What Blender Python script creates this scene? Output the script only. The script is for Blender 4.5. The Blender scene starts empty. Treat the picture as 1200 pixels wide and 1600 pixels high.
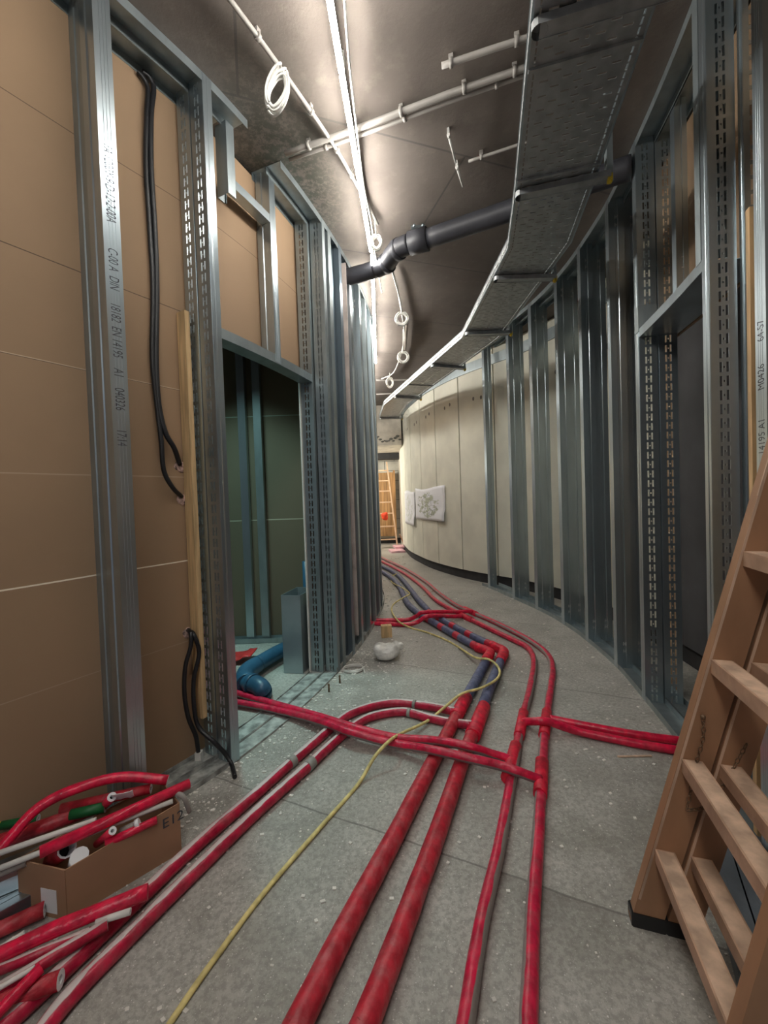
import bpy, bmesh, math, random
from mathutils import Vector, Matrix, noise
R = math.radians
PI = math.pi
sc = bpy.context.scene
C = sc.collection
random.seed(7)

# ------------------------------------------------------------------ camera
CAM_H = 1.2
FPX = 620.0
roll, pitch = 0.034, R(1.3)
CX, CY = 600.0, 777 + FPX*math.tan(pitch)
fw = Vector((0, math.cos(pitch), -math.sin(pitch)))
up0 = Vector((0, math.sin(pitch), math.cos(pitch)))
r0 = Vector((1, 0, 0))
cr = math.cos(roll)*r0 - math.sin(roll)*up0
cu = math.sin(roll)*r0 + math.cos(roll)*up0
cam_d = bpy.data.cameras.new('camera')
cam = bpy.data.objects.new('camera', cam_d)
C.objects.link(cam)
cam.matrix_world = Matrix(((cr.x, cu.x, -fw.x, 0), (cr.y, cu.y, -fw.y, 0), (cr.z, cu.z, -fw.z, CAM_H), (0, 0, 0, 1)))
cam_d.sensor_fit = 'VERTICAL'
cam_d.sensor_height = 36
cam_d.lens = 36*FPX/1600
cam_d.shift_y = -(800-CY)/1600
cam_d.clip_start = 0.02
sc.camera = cam

# ------------------------------------------------------------------ world, exposure, area lights
w = bpy.data.worlds.new('world')
sc.world = w
w.use_nodes = True
w.node_tree.nodes['Background'].inputs[0].default_value = (0.75, 0.82, 1.0, 1)
w.node_tree.nodes['Background'].inputs[1].default_value = 0.12
sc.view_settings.view_transform = 'Standard'
sc.view_settings.look = 'None'
sc.view_settings.gamma = 1
sc.view_settings.use_curve_mapping = False
sc.view_settings.exposure = 0.62
TUBE_POWER = 55.0

def area(name, loc, rot, size, size_y, power, col):
    l = bpy.data.lights.new(name, 'AREA')
    l.shape = 'RECTANGLE'; l.size = size; l.size_y = size_y; l.energy = power; l.color = col
    o = bpy.data.objects.new(name, l); C.objects.link(o)
    o.location = loc; o.rotation_euler = rot
    return o
# work light inside the left side room (out of sight round the jamb)
area('side_room_light', (-1.15, 2.75, 2.6), (0, 0, 0), 0.25, 0.25, 6.5, (0.55, 0.97, 0.93)).data.spread = R(95)
# light of the hall at the far end
area('far_hall_light', (-1.5, 8.9, 2.0), (R(75), 0, R(-60)), 0.6, 0.6, 45, (1, 0.93, 0.8))
# ceiling light behind the photographer
area('rear_corridor_light', (-0.5, -1.2, 2.95), (R(28), 0, 0), 0.5, 1.6, 14, (1.0, 0.97, 0.93))

# ------------------------------------------------------------------ rays -> points in the place
def ray(px, py):
    return fw + cr*((px-CX)/FPX) - cu*((py-CY)/FPX)
def P(px, py, z=0.0):
    d = ray(px, py); t = (z-CAM_H)/d.z
    return Vector((t*d.x, t*d.y, z))
def PY(px, py, y):
    d = ray(px, py); t = y/d.y
    return Vector((t*d.x, y, CAM_H+t*d.z))
def PP(px, py, p0, nrm):
    d = ray(px, py); p0 = Vector(p0); nrm = Vector(nrm)
    t = (p0-Vector((0, 0, CAM_H))).dot(nrm)/d.dot(nrm)
    return Vector((0, 0, CAM_H))+d*t

# ------------------------------------------------------------------ materials
MATS = {}
def mat(name, col, rough=0.6, metal=0.0, var=0.12, scale=8.0, bump=0.0, bscale=60.0, col2=None, stretch=(1, 1, 1), coord='Object', contrast=(0.35, 0.65), alpha=1.0, spec=None):
    m = bpy.data.materials.new(name); m.use_nodes = True
    n = m.node_tree.nodes; l = m.node_tree.links
    b = n['Principled BSDF']
    tc = n.new('ShaderNodeTexCoord'); mp = n.new('ShaderNodeMapping'); mp.inputs['Scale'].default_value = stretch
    l.new(tc.outputs[coord], mp.inputs[0])
    nz = n.new('ShaderNodeTexNoise'); nz.inputs['Scale'].default_value = scale; nz.inputs['Detail'].default_value = 6
    l.new(mp.outputs[0], nz.inputs['Vector'])
    rp = n.new('ShaderNodeValToRGB')
    c2 = col2 or tuple(max(0, c*(1-var*2)) for c in col)
    c1 = col if col2 else tuple(min(1, c*(1+var)) for c in col)
    rp.color_ramp.elements[0].color = (*c2, 1); rp.color_ramp.elements[1].color = (*c1, 1)
    rp.color_ramp.elements[0].position = contrast[0]; rp.color_ramp.elements[1].position = contrast[1]
    l.new(nz.outputs[0], rp.inputs[0]); l.new(rp.outputs[0], b.inputs['Base Color'])
    b.inputs['Roughness'].default_value = rough; b.inputs['Metallic'].default_value = metal
    if spec is not None: b.inputs['Specular IOR Level'].default_value = spec
    if alpha < 1: b.inputs['Alpha'].default_value = alpha
    if bump:
        n2 = n.new('ShaderNodeTexNoise'); n2.inputs['Scale'].default_value = bscale; n2.inputs['Detail'].default_value = 4
        l.new(mp.outputs[0], n2.inputs['Vector'])
        bp = n.new('ShaderNodeBump'); bp.inputs['Strength'].default_value = bump; bp.inputs['Distance'].default_value = 0.01
        l.new(n2.outputs[0], bp.inputs['Height']); l.new(bp.outputs[0], b.inputs['Normal'])
    MATS[name] = m
    return m
class NT:
    def __init__(s, m): s.n = m.node_tree.nodes; s.l = m.node_tree.links; s.b = s.n['Principled BSDF']
    def math(s, op, a, b=None, c=None):
        q = s.n.new('ShaderNodeMath'); q.operation = op
        for i, v in enumerate((a, b, c)):
            if v is None: continue
            if isinstance(v, (int, float)): q.inputs[i].default_value = v
            else: s.l.new(v, q.inputs[i])
        return q.outputs[0]
    def mix(s, f, a, b):
        q = s.n.new('ShaderNodeMix'); q.data_type = 'RGBA'
        if isinstance(f, (int, float)): q.inputs[0].default_value = f
        else: s.l.new(f, q.inputs[0])
        for i, v in ((6, a), (7, b)):
            if isinstance(v, tuple): q.inputs[i].default_value = (*v, 1) if len(v) == 3 else v
            else: s.l.new(v, q.inputs[i])
        return q.outputs[2]
    def noise(s, vec, scale, detail=5, rough=.5):
        q = s.n.new('ShaderNodeTexNoise'); q.inputs['Scale'].default_value = scale; q.inputs['Detail'].default_value = detail; q.inputs['Roughness'].default_value = rough
        s.l.new(vec, q.inputs['Vector']); return q.outputs[0]
    def step(s, v, lo, hi):
        q = s.n.new('ShaderNodeMapRange'); q.interpolation_type = 'SMOOTHSTEP'
        s.l.new(v, q.inputs[0]); q.inputs[1].default_value = lo; q.inputs[2].default_value = hi
        return q.outputs[0]

galv = mat('galvanized_steel', (0.46, 0.535, 0.575), 0.30, 0.9, 0.05, 9, 0.02, 30, stretch=(1, 1, .25))
galv2 = mat('dull_galvanized_steel', (0.36, 0.415, 0.43), 0.42, 0.8, 0.07, 16, 0.02, 60, stretch=(1, 1, .3))
cutout_light = mat('cutout_light_paint', (0.75, 0.78, 0.78), 0.4, 0.5)  # bright colour stands for light seen through the H cutouts in the studs
tray_m = mat('cable_tray_steel', (0.42, 0.44, 0.45), 0.42, 0.85, 0.10, 20)
dark_gap = mat('dark_recess', (0.035, 0.035, 0.037), 0.9)
mortar = mat('grey_mortar', (0.20, 0.20, 0.18), 0.95, 0, .2, 30, .4, 80)
panel_m = mat('precast_panel', (0.72, 0.715, 0.61), 0.85, 0, .05, 3, .08, 60)
rung_paint = mat('pale_brown_rung_paint', (0.50, 0.32, 0.22), 0.5, 0, .14, 12, .1, 50, stretch=(1, 1, 1))
tan_paint = mat('old_brown_paint', (0.37, 0.20, 0.11), 0.48, 0, .12, 9, .08, 40, stretch=(1, 1, .3))
wood_worn = mat('worn_bare_wood', (0.62, 0.44, 0.32), 0.6, 0, .18, 18, .1, 60, stretch=(1, 1, .2))
pine = mat('pine_batten_wood', (0.66, 0.45, 0.23), 0.65, 0, .14, 9, .05, 30, stretch=(6, 6, .5))
cardb = mat('cardboard', (0.37, 0.215, 0.125), 0.85, 0, .05, 6)
cardb_in = mat('cardboard_inside', (0.42, 0.26, 0.14), 0.9)
black_r = mat('black_rubber', (0.014, 0.014, 0.016), 0.42)
pipe_dark = mat('dark_grey_pvc', (0.045, 0.046, 0.055), 0.5, 0, .1)
pipe_blue = mat('blue_drain_plastic', (0.030, 0.105, 0.19), 0.38, 0, .1)
white_p = mat('white_plastic', (0.75, 0.74, 0.70), 0.45, 0, .04)
cond_m = mat('light_grey_conduit', (0.33, 0.31, 0.285), 0.5, 0, .06)
putty = mat('pink_putty', (0.55, 0.38, 0.33), 0.9, 0, .4, 60, .6, 80)
hose_m = mat('dusty_yellow_hose', (0.78, 0.66, 0.27), 0.6, 0, .14, 30)
green_m = mat('green_foam_tube', (0.008, 0.13, 0.035), 0.5)
yellow_m = mat('yellow_plastic', (0.75, 0.55, 0.03), 0.5)
paper_m = mat('paper_white', (0.80, 0.82, 0.84), 0.7, 0, .03)
ink_m = mat('printed_ink', (0.06, 0.065, 0.08), 0.8)
bag_m = mat('cloudy_plastic_bag', (0.86, 0.85, 0.80), 0.28, 0, .14, 14, 1.0, 35)
block_m = mat('grey_block', (0.50, 0.49, 0.43), 0.9, 0, .1, 4)
plaster_m = mat('rough_plaster', (0.62, 0.58, 0.50), 0.9, 0, .1, 6, .1, 12)
rust_m = mat('rusty_chain_iron', (0.20, 0.13, 0.08), 0.6, .5)
pink_m = mat('pink_foam', (0.75, 0.45, 0.50), 0.8)
orange_m = mat('orange_red_cloth', (0.85, 0.07, 0.02), 0.8)
pale_wood = mat('pale_ladder_wood', (0.75, 0.52, 0.34), 0.6, 0, .1, 8)
farwood = mat('warm_plywood', (0.42, 0.24, 0.10), 0.6, 0, .2, 4, stretch=(6, 6, .4))
debris_m = mat('pale_plaster_chips', (0.78, 0.76, 0.71), 0.9)
silver_film = mat('silver_film', (0.62, 0.58, 0.57), 0.3, .4, .1, 20)
green_board = mat('green_moisture_board', (0.20, 0.30, 0.24), 0.85, 0, .05, 3)

# brown gypsum board with horizontal seams (levels are where the sheets meet)
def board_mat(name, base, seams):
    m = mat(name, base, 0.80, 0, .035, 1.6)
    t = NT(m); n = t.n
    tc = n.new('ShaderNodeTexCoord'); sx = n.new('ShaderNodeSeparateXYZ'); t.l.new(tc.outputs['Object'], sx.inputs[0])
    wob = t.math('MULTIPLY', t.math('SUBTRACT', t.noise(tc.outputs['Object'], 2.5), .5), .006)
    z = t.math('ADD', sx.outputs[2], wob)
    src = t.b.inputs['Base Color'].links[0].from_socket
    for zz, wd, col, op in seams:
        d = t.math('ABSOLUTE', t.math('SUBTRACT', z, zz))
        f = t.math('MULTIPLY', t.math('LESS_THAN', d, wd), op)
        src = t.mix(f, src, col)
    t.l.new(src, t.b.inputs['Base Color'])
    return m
board_m = board_mat('brown_board_paper', (0.34, 0.225, 0.135), [
    (0.935, .0028, (.85, .76, .60), 1.0), (0.931, .0030, (.10, .06, .04), .0), (1.325, .0022, (.55, .42, .30), .6),
    (1.73, .0020, (.62, .48, .34), .8), (1.7275, .0012, (.12, .08, .05), .9), (2.10, .0018, (.08, .05, .03), .9), (0.56, .0015, (.5, .38, .28), .6), (2.62, .0016, (.08, .05, .03), .8)])
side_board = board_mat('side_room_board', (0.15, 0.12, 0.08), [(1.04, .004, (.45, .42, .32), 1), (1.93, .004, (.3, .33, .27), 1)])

# insulation film materials: u = metres along, v = turn around the pipe
def film(name, col, stripe=None, scol=(.30, .26, .25), dusty=.3, rough=.36, dustc=(.45, .25, .24), ring=None):
    m = mat(name, col, rough, 0, .16, 30, .35, 45)
    t = NT(m); n = t.n
    tc = n.new('ShaderNodeTexCoord'); sx = n.new('ShaderNodeSeparateXYZ'); t.l.new(tc.outputs['UV'], sx.inputs[0])
    src = t.b.inputs['Base Color'].links[0].from_socket
    nz = t.noise(tc.outputs['Object'], 22, 7, .7)
    src = t.mix(t.math('MULTIPLY', t.step(nz, .42, .72), dusty), src, dustc)
    if stripe:
        cen, wd = stripe
        d = t.math('ABSOLUTE', t.math('SUBTRACT', sx.outputs[1], cen))
        d = t.math('ADD', d, t.math('MULTIPLY', t.math('SUBTRACT', t.noise(tc.outputs['Object'], 9, 5), .5), .16))
        src = t.mix(t.math('SUBTRACT', 1.0, t.step(d, wd-.012, wd+.012)), src, scol)
    if ring:
        per, frac, rc = ring
        f = t.math('LESS_THAN', t.math('FRACT', t.math('DIVIDE', sx.outputs[0], per)), frac)
        src = t.mix(f, src, rc)
    t.l.new(src, t.b.inputs['Base Color'])
    return m
RED = (0.50, 0.010, 0.042)
red_main = film('dusty_red_film', (0.52, 0.020, 0.040), None, dusty=.45, dustc=(.56, .17, .18), rough=.42)
red_bright = film('bright_red_film', (0.74, 0.008, 0.060), None, dusty=.12, rough=.28)
red_seam = film('red_film_grey_seam', (0.64, 0.010, 0.060), (.06, .10), (.25, .22, .20), dusty=.3)
red_seam_l = film('red_film_grey_seam_left', (0.64, 0.010, 0.060), (.43, .07), (.30, .25, .24), dusty=.25)
red_silver = film('red_film_silver_seam', (0.52, 0.012, 0.055), (.27, .070), (.64, .56, .55), dusty=.2)
red_cross = film('red_film_cross_run', (0.66, 0.010, 0.06), (.93, .07), (.22, .16, .16), dusty=.22)
red_tape = film('red_joint_tape', (0.75, 0.010, 0.045), None, dusty=.2, rough=.5, dustc=(.5, .12, .13))
blue_film = film('dusty_blue_film', (0.10, 0.115, 0.22), None, dusty=.6, rough=.5, dustc=(.24, .24, .33))
blue_ring = film('blue_film_red_bands', (0.11, 0.125, 0.23), None, dusty=.5, rough=.5, dustc=(.24, .24, .33), ring=(.25, .3, (.55, .02, .05)))

# floor
def floor_material():
    m = mat('concrete_floor', (0.34, 0.33, 0.30), 0.5, 0, .1, 2, 0, 60)
    t = NT(m); n = t.n
    tc = n.new('ShaderNodeTexCoord'); O = tc.outputs['Object']
    big = t.noise(O, 1.1, 6, .6); mid = t.noise(O, 5, 8, .65); fine = t.noise(O, 60, 6, .7); fl = t.noise(O, 160, 3, .6)
    c = t.mix(t.step(big, .32, .68), (0.30, 0.29, 0.26), (0.46, 0.45, 0.41))
    c = t.mix(t.math('MULTIPLY', t.step(mid, .42, .66), .6), c, (0.56, 0.55, 0.51))
    c = t.mix(t.math('MULTIPLY', t.step(t.noise(O, 2.3, 9, .75), .52, .68), .5), c, (0.20, 0.19, 0.16))
    c = t.mix(t.math('MULTIPLY', t.step(fine, .42, .60), .5), c, (0.19, 0.18, 0.16))
    c = t.mix(t.math('MULTIPLY', t.step(t.noise(O, 33, 8, .8), .56, .66), .45), c, (0.66, 0.65, 0.61))
    c = t.mix(t.math('MULTIPLY', t.step(fl, .64, .68), .85), c, (0.78, 0.77, 0.74))
    # slab pour joint: dist to a line through two floor points
    sx = n.new('ShaderNodeSeparateXYZ'); t.l.new(O, sx.inputs[0])
    a, b_ = P(678, 1329), P(985, 1432)
    d = (b_-a).normalized(); nr = Vector((-d.y, d.x))
    dist = t.math('ADD', t.math('ADD', t.math('MULTIPLY', sx.outputs[0], nr.x), t.math('MULTIPLY', sx.outputs[1], nr.y)), -(a.x*nr.x+a.y*nr.y))
    dist = t.math('ADD', dist, t.math('MULTIPLY', t.math('SUBTRACT', t.noise(O, 4, 6), .5), .03))
    near = t.math('MULTIPLY', t.math('SUBTRACT', 1.0, t.step(dist, -.004, .004)), t.step(dist, -.30, 0.0))
    near = t.math('MULTIPLY', near, t.step(sx.outputs[0], .0, .35))
    near = t.math('MULTIPLY', near, t.step(t.noise(O, 3.2, 7, .7), .36, .60))
    c = t.mix(t.math('MULTIPLY', t.math('LESS_THAN', t.math('ABSOLUTE', dist), .0035), .6), c, (.09, .085, .075))
    c = t.mix(t.math('MULTIPLY', near, .55), c, (0.11, 0.10, 0.085))
    for off in (1.35, 2.55, 3.9):
        dd = t.math('ABSOLUTE', t.math('SUBTRACT', dist, off))
        c = t.mix(t.math('MULTIPLY', t.math('LESS_THAN', dd, .005), .5), c, (0.12, 0.11, 0.10))
    t.l.new(c, t.b.inputs['Base Color'])
    ro = t.math('MULTIPLY_ADD', mid, .75, .08)
    t.l.new(ro, t.b.inputs['Roughness'])
    bp = n.new('ShaderNodeBump'); bp.inputs['Strength'].default_value = .6; bp.inputs['Distance'].default_value = .012
    hh = t.math('ADD', t.math('MULTIPLY', fine, .35), mid)
    t.l.new(hh, bp.inputs['Height']); t.l.new(bp.outputs[0], t.b.inputs['Normal'])
    return m
floor_m = floor_material()
def ceil_material():
    m = mat('concrete_ceiling', (0.30, 0.26, 0.225), 0.8, 0, .1, 2)
    t = NT(m); n = t.n
    tc = n.new('ShaderNodeTexCoord'); O = tc.outputs['Object']
    big = t.noise(O, 1.3, 6, .6); sp = t.noise(O, 11, 8, .7)
    c = t.mix(t.step(big, .3, .7), (0.135, 0.112, 0.097), (0.19, 0.162, 0.14))
    c = t.mix(t.math('MULTIPLY', t.step(sp, .5, .8), .4), c, (0.27, 0.24, 0.20))
    # damp mould beside the left frame
    sx = n.new('ShaderNodeSeparateXYZ'); t.l.new(O, sx.inputs[0])
    q = P(450, 265, 3.1)
    dx = t.math('SUBTRACT', sx.outputs[0], q.x-.03); dy = t.math('MULTIPLY', t.math('SUBTRACT', sx.outputs[1], q.y+.15), .45)
    dd = t.math('SQRT', t.math('ADD', t.math('MULTIPLY', dx, dx), t.math('MULTIPLY', dy, dy)))
    f = t.math('MULTIPLY', t.math('SUBTRACT', 1.0, t.step(dd, .10, .45)), t.step(t.noise(O, 24, 8, .8), .42, .54))
    c = t.mix(f, c, (0.06, 0.065, 0.05))
    mp = n.new('ShaderNodeMapping'); mp.inputs['Rotation'].default_value = (0, 0, R(-18)); t.l.new(O, mp.inputs[0])
    br = n.new('ShaderNodeTexBrick'); br.inputs['Scale'].default_value = 1; br.inputs['Brick Width'].default_value = 2.4; br.inputs['Row Height'].default_value = 1.0
    br.inputs['Mortar Size'].default_value = .006; br.offset = .5
    t.l.new(mp.outputs[0], br.inputs['Vector'])
    c = t.mix(t.math('MULTIPLY', br.outputs['Fac'], .8), c, (0.09, 0.085, 0.075))
    t.l.new(c, t.b.inputs['Base Color'])
    bp = n.new('ShaderNodeBump'); bp.inputs['Strength'].default_value = .3; bp.inputs['Distance'].default_value = .01
    t.l.new(sp, bp.inputs['Height']); t.l.new(bp.outputs[0], t.b.inputs['Normal'])
    return m
ceil_m = ceil_material()

def emis(name, col, s):
    m = bpy.data.materials.new(name); m.use_nodes = True
    b = m.node_tree.nodes['Principled BSDF']
    b.inputs['Base Color'].default_value = (1, 1, 1, 1)
    b.inputs['Emission Color'].default_value = (*col, 1); b.inputs['Emission Strength'].default_value = s
    return m
tube_m = emis('lit_tube', (1.0, 0.965, 0.90), TUBE_POWER)

# ------------------------------------------------------------------ object helpers
def link(name, bm, m, parent=None, smooth=False, recalc=True):
    if recalc: bmesh.ops.recalc_face_normals(bm, faces=bm.faces)
    me = bpy.data.meshes.new(name); bm.to_mesh(me); bm.free()
    for q in (m if isinstance(m, (list, tuple)) else [m]): me.materials.append(q)
    if smooth:
        for p in me.polygons: p.use_smooth = True
    o = bpy.data.objects.new(name, me); C.objects.link(o)
    if parent is not None:
        o.parent = parent
        o.matrix_parent_inverse = Matrix.Translation(-Vector(parent.location))
    return o
def tag(o, label, cat, group=None, kind=None):
    o['label'] = label; o['category'] = cat
    if group: o['group'] = group
    if kind: o['kind'] = kind
    return o
def struct(name, bm, m, label=None, smooth=False):
    o = link(name, bm, m, None, smooth); o['kind'] = 'structure'
    if label: o['label'] = label; o['category'] = name.split('_')[0]
    return o
def thing(name, label, cat, loc=(0, 0, 0), group=None):
    o = bpy.data.objects.new(name, None); C.objects.link(o); o.location = loc; o.empty_display_size = .1
    return tag(o, label, cat, group)
def NB(): return bmesh.new()
def hexa(bm, c, mi=0):      # 8 corners: bottom 4, top 4
    vs = [bm.verts.new(p) for p in c]
    for f in ((0, 3, 2, 1), (4, 5, 6, 7), (0, 1, 5, 4), (1, 2, 6, 5), (2, 3, 7, 6), (3, 0, 4, 7)):
        fc = bm.faces.new([vs[i] for i in f]); fc.material_index = mi
def obox(bm, c, ax, ay, az, mi=0):   # centre and three half-axes
    c, ax, ay, az = map(Vector, (c, ax, ay, az))
    hexa(bm, [c-ax-ay-az, c+ax-ay-az, c+ax+ay-az, c-ax+ay-az, c-ax-ay+az, c+ax-ay+az, c+ax+ay+az, c-ax+ay+az], mi)
def box(bm, a, b, mi=0):
    a, b = Vector(a), Vector(b); c = (a+b)/2; h = (b-a)/2
    obox(bm, c, (h.x, 0, 0), (0, h.y, 0), (0, 0, h.z), mi)
def bar(bm, a, b, wd, ht, upv=(0, 0, 1), mi=0):   # rectangular bar from a to b
    a, b = Vector(a), Vector(b); t = (b-a).normalized(); s = t.cross(Vector(upv)).normalized(); u = s.cross(t)
    obox(bm, (a+b)/2, t*(b-a).length/2, s*wd/2, u*ht/2, mi)
def catmull(pts, n=8):
    pts = [Vector(p) for p in pts]
    if len(pts) < 3: return pts
    P_ = [pts[0]*2-pts[1]]+pts+[pts[-1]*2-pts[-2]]; out = []
    for i in range(1, len(P_)-2):
        p0, p1, p2, p3 = P_[i-1:i+3]
        for k in range(n):
            t = k/n
            out.append(.5*((2*p1)+(p2-p0)*t+(2*p0-5*p1+4*p2-p3)*t*t+(3*p1-p0-3*p2+p3)*t**3))
    out.append(pts[-1]); return out
def sweep(bm, pts, r, seg=14, sm=6, wob=0.0, cap=True, mi=0, hollow=0, uoff=0.0):
    c = catmull(pts, sm) if sm else [Vector(p) for p in pts]
    c = [p for i, p in enumerate(c) if i == 0 or (p-c[i-1]).length > 1e-5]
    uvl = bm.loops.layers.uv.verify(); rings = []; side = Vector((1, 0, 0)); u = uoff; us = []
    for i, p in enumerate(c):
        t = (c[min(i+1, len(c)-1)]-c[max(i-1, 0)]).normalized()
        if abs(t.z) < .93: s = t.cross(Vector((0, 0, 1))).normalized()
        else: s = (side-t*side.dot(t)).normalized()
        side = s; v = s.cross(t)
        if i: u += (p-c[i-1]).length
        us.append(u); ring = []
        for k in range(seg):
            a = 2*PI*k/seg
            rr = r*(1+(wob*noise.noise(p*18+Vector((math.cos(a), math.sin(a), 0))*1.2) if wob else 0))
            ring.append(bm.verts.new(p+s*rr*math.cos(a)+v*rr*math.sin(a)))
        rings.append(ring)
    for i in range(len(rings)-1):
        for k in range(seg):
            k2 = (k+1) % seg
            f = bm.faces.new((rings[i][k], rings[i][k2], rings[i+1][k2], rings[i+1][k])); f.smooth = True; f.material_index = mi
            for lp, uv in zip(f.loops, ((us[i], k/seg), (us[i], (k+1)/seg), (us[i+1], (k+1)/seg), (us[i+1], k/seg))): lp[uvl].uv = uv
    if cap:
        for e, ring in ((0, rings[0]), (-1, rings[-1])):
            if hollow:
                cc = c[e]; tdir = (c[1]-c[0]).normalized() if e == 0 else (c[-2]-c[-1]).normalized()
                inn = [bm.verts.new(cc+(q.co-cc)*hollow) for q in ring]; deep = [bm.verts.new(q.co+tdir*r*1.6) for q in inn]
                for k in range(seg):
                    k2 = (k+1) % seg
                    bm.faces.new((ring[k], ring[k2], inn[k2], inn[k])).material_index = mi+1
                    bm.faces.new((inn[k], inn[k2], deep[k2], deep[k])).material_index = mi+1
                bm.faces.new(deep).material_index = mi+2
            else:
                bm.faces.new(ring).material_index = mi
    return c
def tube(name, pts, r, m, parent=None, **k):
    bm = NB(); sweep(bm, pts, r, **k); return link(name, bm, m, parent)
def ball(bm, c, r, sub=2, sq=(1, 1, 1), mi=0):
    q = bmesh.ops.create_icosphere(bm, subdivisions=sub, radius=1)
    for v in q['verts']: v.co = Vector(c)+Vector((v.co.x*r*sq[0], v.co.y*r*sq[1], v.co.z*r*sq[2]))
    for f in {f for v in q['verts'] for f in v.link_faces}: f.smooth = True; f.material_index = mi
    return q['verts']
def disc(bm, c, nrm, r, seg=16, h=.004, mi=0, asp=1.0):
    c, nrm = Vector(c), Vector(nrm).normalized(); s = nrm.cross(Vector((0, 0, 1)))
    s = s.normalized() if s.length > .01 else Vector((1, 0, 0)); u = s.cross(nrm)
    a = [bm.verts.new(c+s*r*math.cos(2*PI*k/seg)+u*r*asp*math.sin(2*PI*k/seg)) for k in range(seg)]
    b = [bm.verts.new(v.co+nrm*h) for v in a]
    bm.faces.new(b).material_index = mi
    for k in range(seg): bm.faces.new((a[k], a[(k+1) % seg], b[(k+1) % seg], b[k])).material_index = mi
def text_mesh(s, size, origin, xdir, ydir, m, parent, name='printed_text', xs=1.0):
    cu_ = bpy.data.curves.new('t', 'FONT'); cu_.body = s; cu_.size = size; cu_.extrude = .0003
    to = bpy.data.objects.new('t', cu_); C.objects.link(to)
    dg = bpy.context.evaluated_depsgraph_get(); dg.update()
    me = bpy.data.meshes.new_from_object(to.evaluated_get(dg))
    bpy.data.objects.remove(to)
    x, y = Vector(xdir).normalized(), Vector(ydir).normalized(); z = x.cross(y)
    mt = Matrix(((x.x, y.x, z.x, origin[0]), (x.y, y.y, z.y, origin[1]), (x.z, y.z, z.z, origin[2]), (0, 0, 0, 1)))
    me.transform(Matrix.Diagonal((xs, 1, 1, 1))); me.transform(mt); me.materials.clear(); me.materials.append(m)
    o = bpy.data.objects.new(name, me); C.objects.link(o); o.parent = parent
    return o
def sub(name, bm, m, part, smooth=False):      # sub-part of a part whose thing is an Empty at loc
    o = link(name, bm, m, None, smooth); o.parent = part
    return o

class Path:
    def __init__(s, pts, side):      # side +1: corridor lies to the right of travel, -1: to the left
        c = catmull([Vector((p[0], p[1], 0)) for p in pts], 12)
        s.c = [c[0]]
        for q in c[1:]:
            if (q-s.c[-1]).length > 1e-5: s.c.append(q)
        s.s = [0]
        for i in range(1, len(s.c)): s.s.append(s.s[-1]+(s.c[i]-s.c[i-1]).length)
        s.side = side
    def at(s, d):
        d = max(0, min(s.s[-1]-1e-6, d)); i = 0
        while s.s[i+1] < d: i += 1
        k = (d-s.s[i])/(s.s[i+1]-s.s[i])
        p = s.c[i].lerp(s.c[i+1], k)
        j0, j1 = max(0, i-1), min(len(s.c)-1, i+2)
        t = (s.c[j1]-s.c[j0]).normalized(); n = Vector((t.y, -t.x, 0))*s.side
        return p, t, n
    def sY(s, y):
        for i in range(len(s.c)-1):
            if s.c[i].y <= y <= s.c[i+1].y: return s.s[i]+(y-s.c[i].y)/(s.c[i+1].y-s.c[i].y)*(s.s[i+1]-s.s[i])
        return 0 if y < s.c[0].y else s.s[-1]
    def soff(s, px, n):  # arc length where the line offset by n crosses the sight line at pixel px
        for i in range(len(s.c)-1):
            pts = []
            for d in (s.s[i], s.s[i+1]):
                p, t, nn = s.at(d); pts.append(p+nn*n)
            if pts[0].y < .3: continue
            g = [q.x/q.y-(px-600)/FPX for q in pts]
            if g[0]*g[1] <= 0: return s.s[i]+(s.s[i+1]-s.s[i])*abs(g[0])/(abs(g[0])+abs(g[1])+1e-9)
        return s.s[-1]
    def spx(s, px):     # arc length where the path crosses the sight line at pixel px (at eye level)
        best = None
        for i in range(len(s.c)-1):
            g = [s.c[j].x/max(.05, s.c[j].y)-(px-600)/FPX for j in (i, i+1)]
            if s.c[i].y > .3 and g[0]*g[1] <= 0 and best is None:
                best = s.s[i]+(s.s[i+1]-s.s[i])*abs(g[0])/(abs(g[0])+abs(g[1])+1e-9)
        return best if best is not None else s.s[-1]
def sweep_path(bm, path, a, b, poly, step=.08, mi=0):
    N = max(1, int((b-a)/step)); rings = []
    for i in range(N+1):
        p, t, n = path.at(a+(b-a)*i/N)
        rings.append([bm.verts.new(p+n*q[0]+Vector((0, 0, q[1]))) for q in poly])
    for i in range(N):
        for k in range(len(poly)):
            k2 = (k+1) % len(poly)
            bm.faces.new((rings[i][k], rings[i][k2], rings[i+1][k2], rings[i+1][k])).material_index = mi
    bm.faces.new(rings[0]).material_index = mi; bm.faces.new(rings[-1]).material_index = mi
def rect(n0, n1, z0, z1): return [(n0, z0), (n1, z0), (n1, z1), (n0, z1)]
def upoly(n0, n1, z, h, t=.0025):     # track: web at z, flanges of height h (negative: pointing down)
    return [(n0, z), (n1, z), (n1, z+h), (n1-t, z+h), (n1-t, z+math.copysign(t, h)), (n0+t, z+math.copysign(t, h)), (n0+t, z+h), (n0, z+h)]

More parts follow.
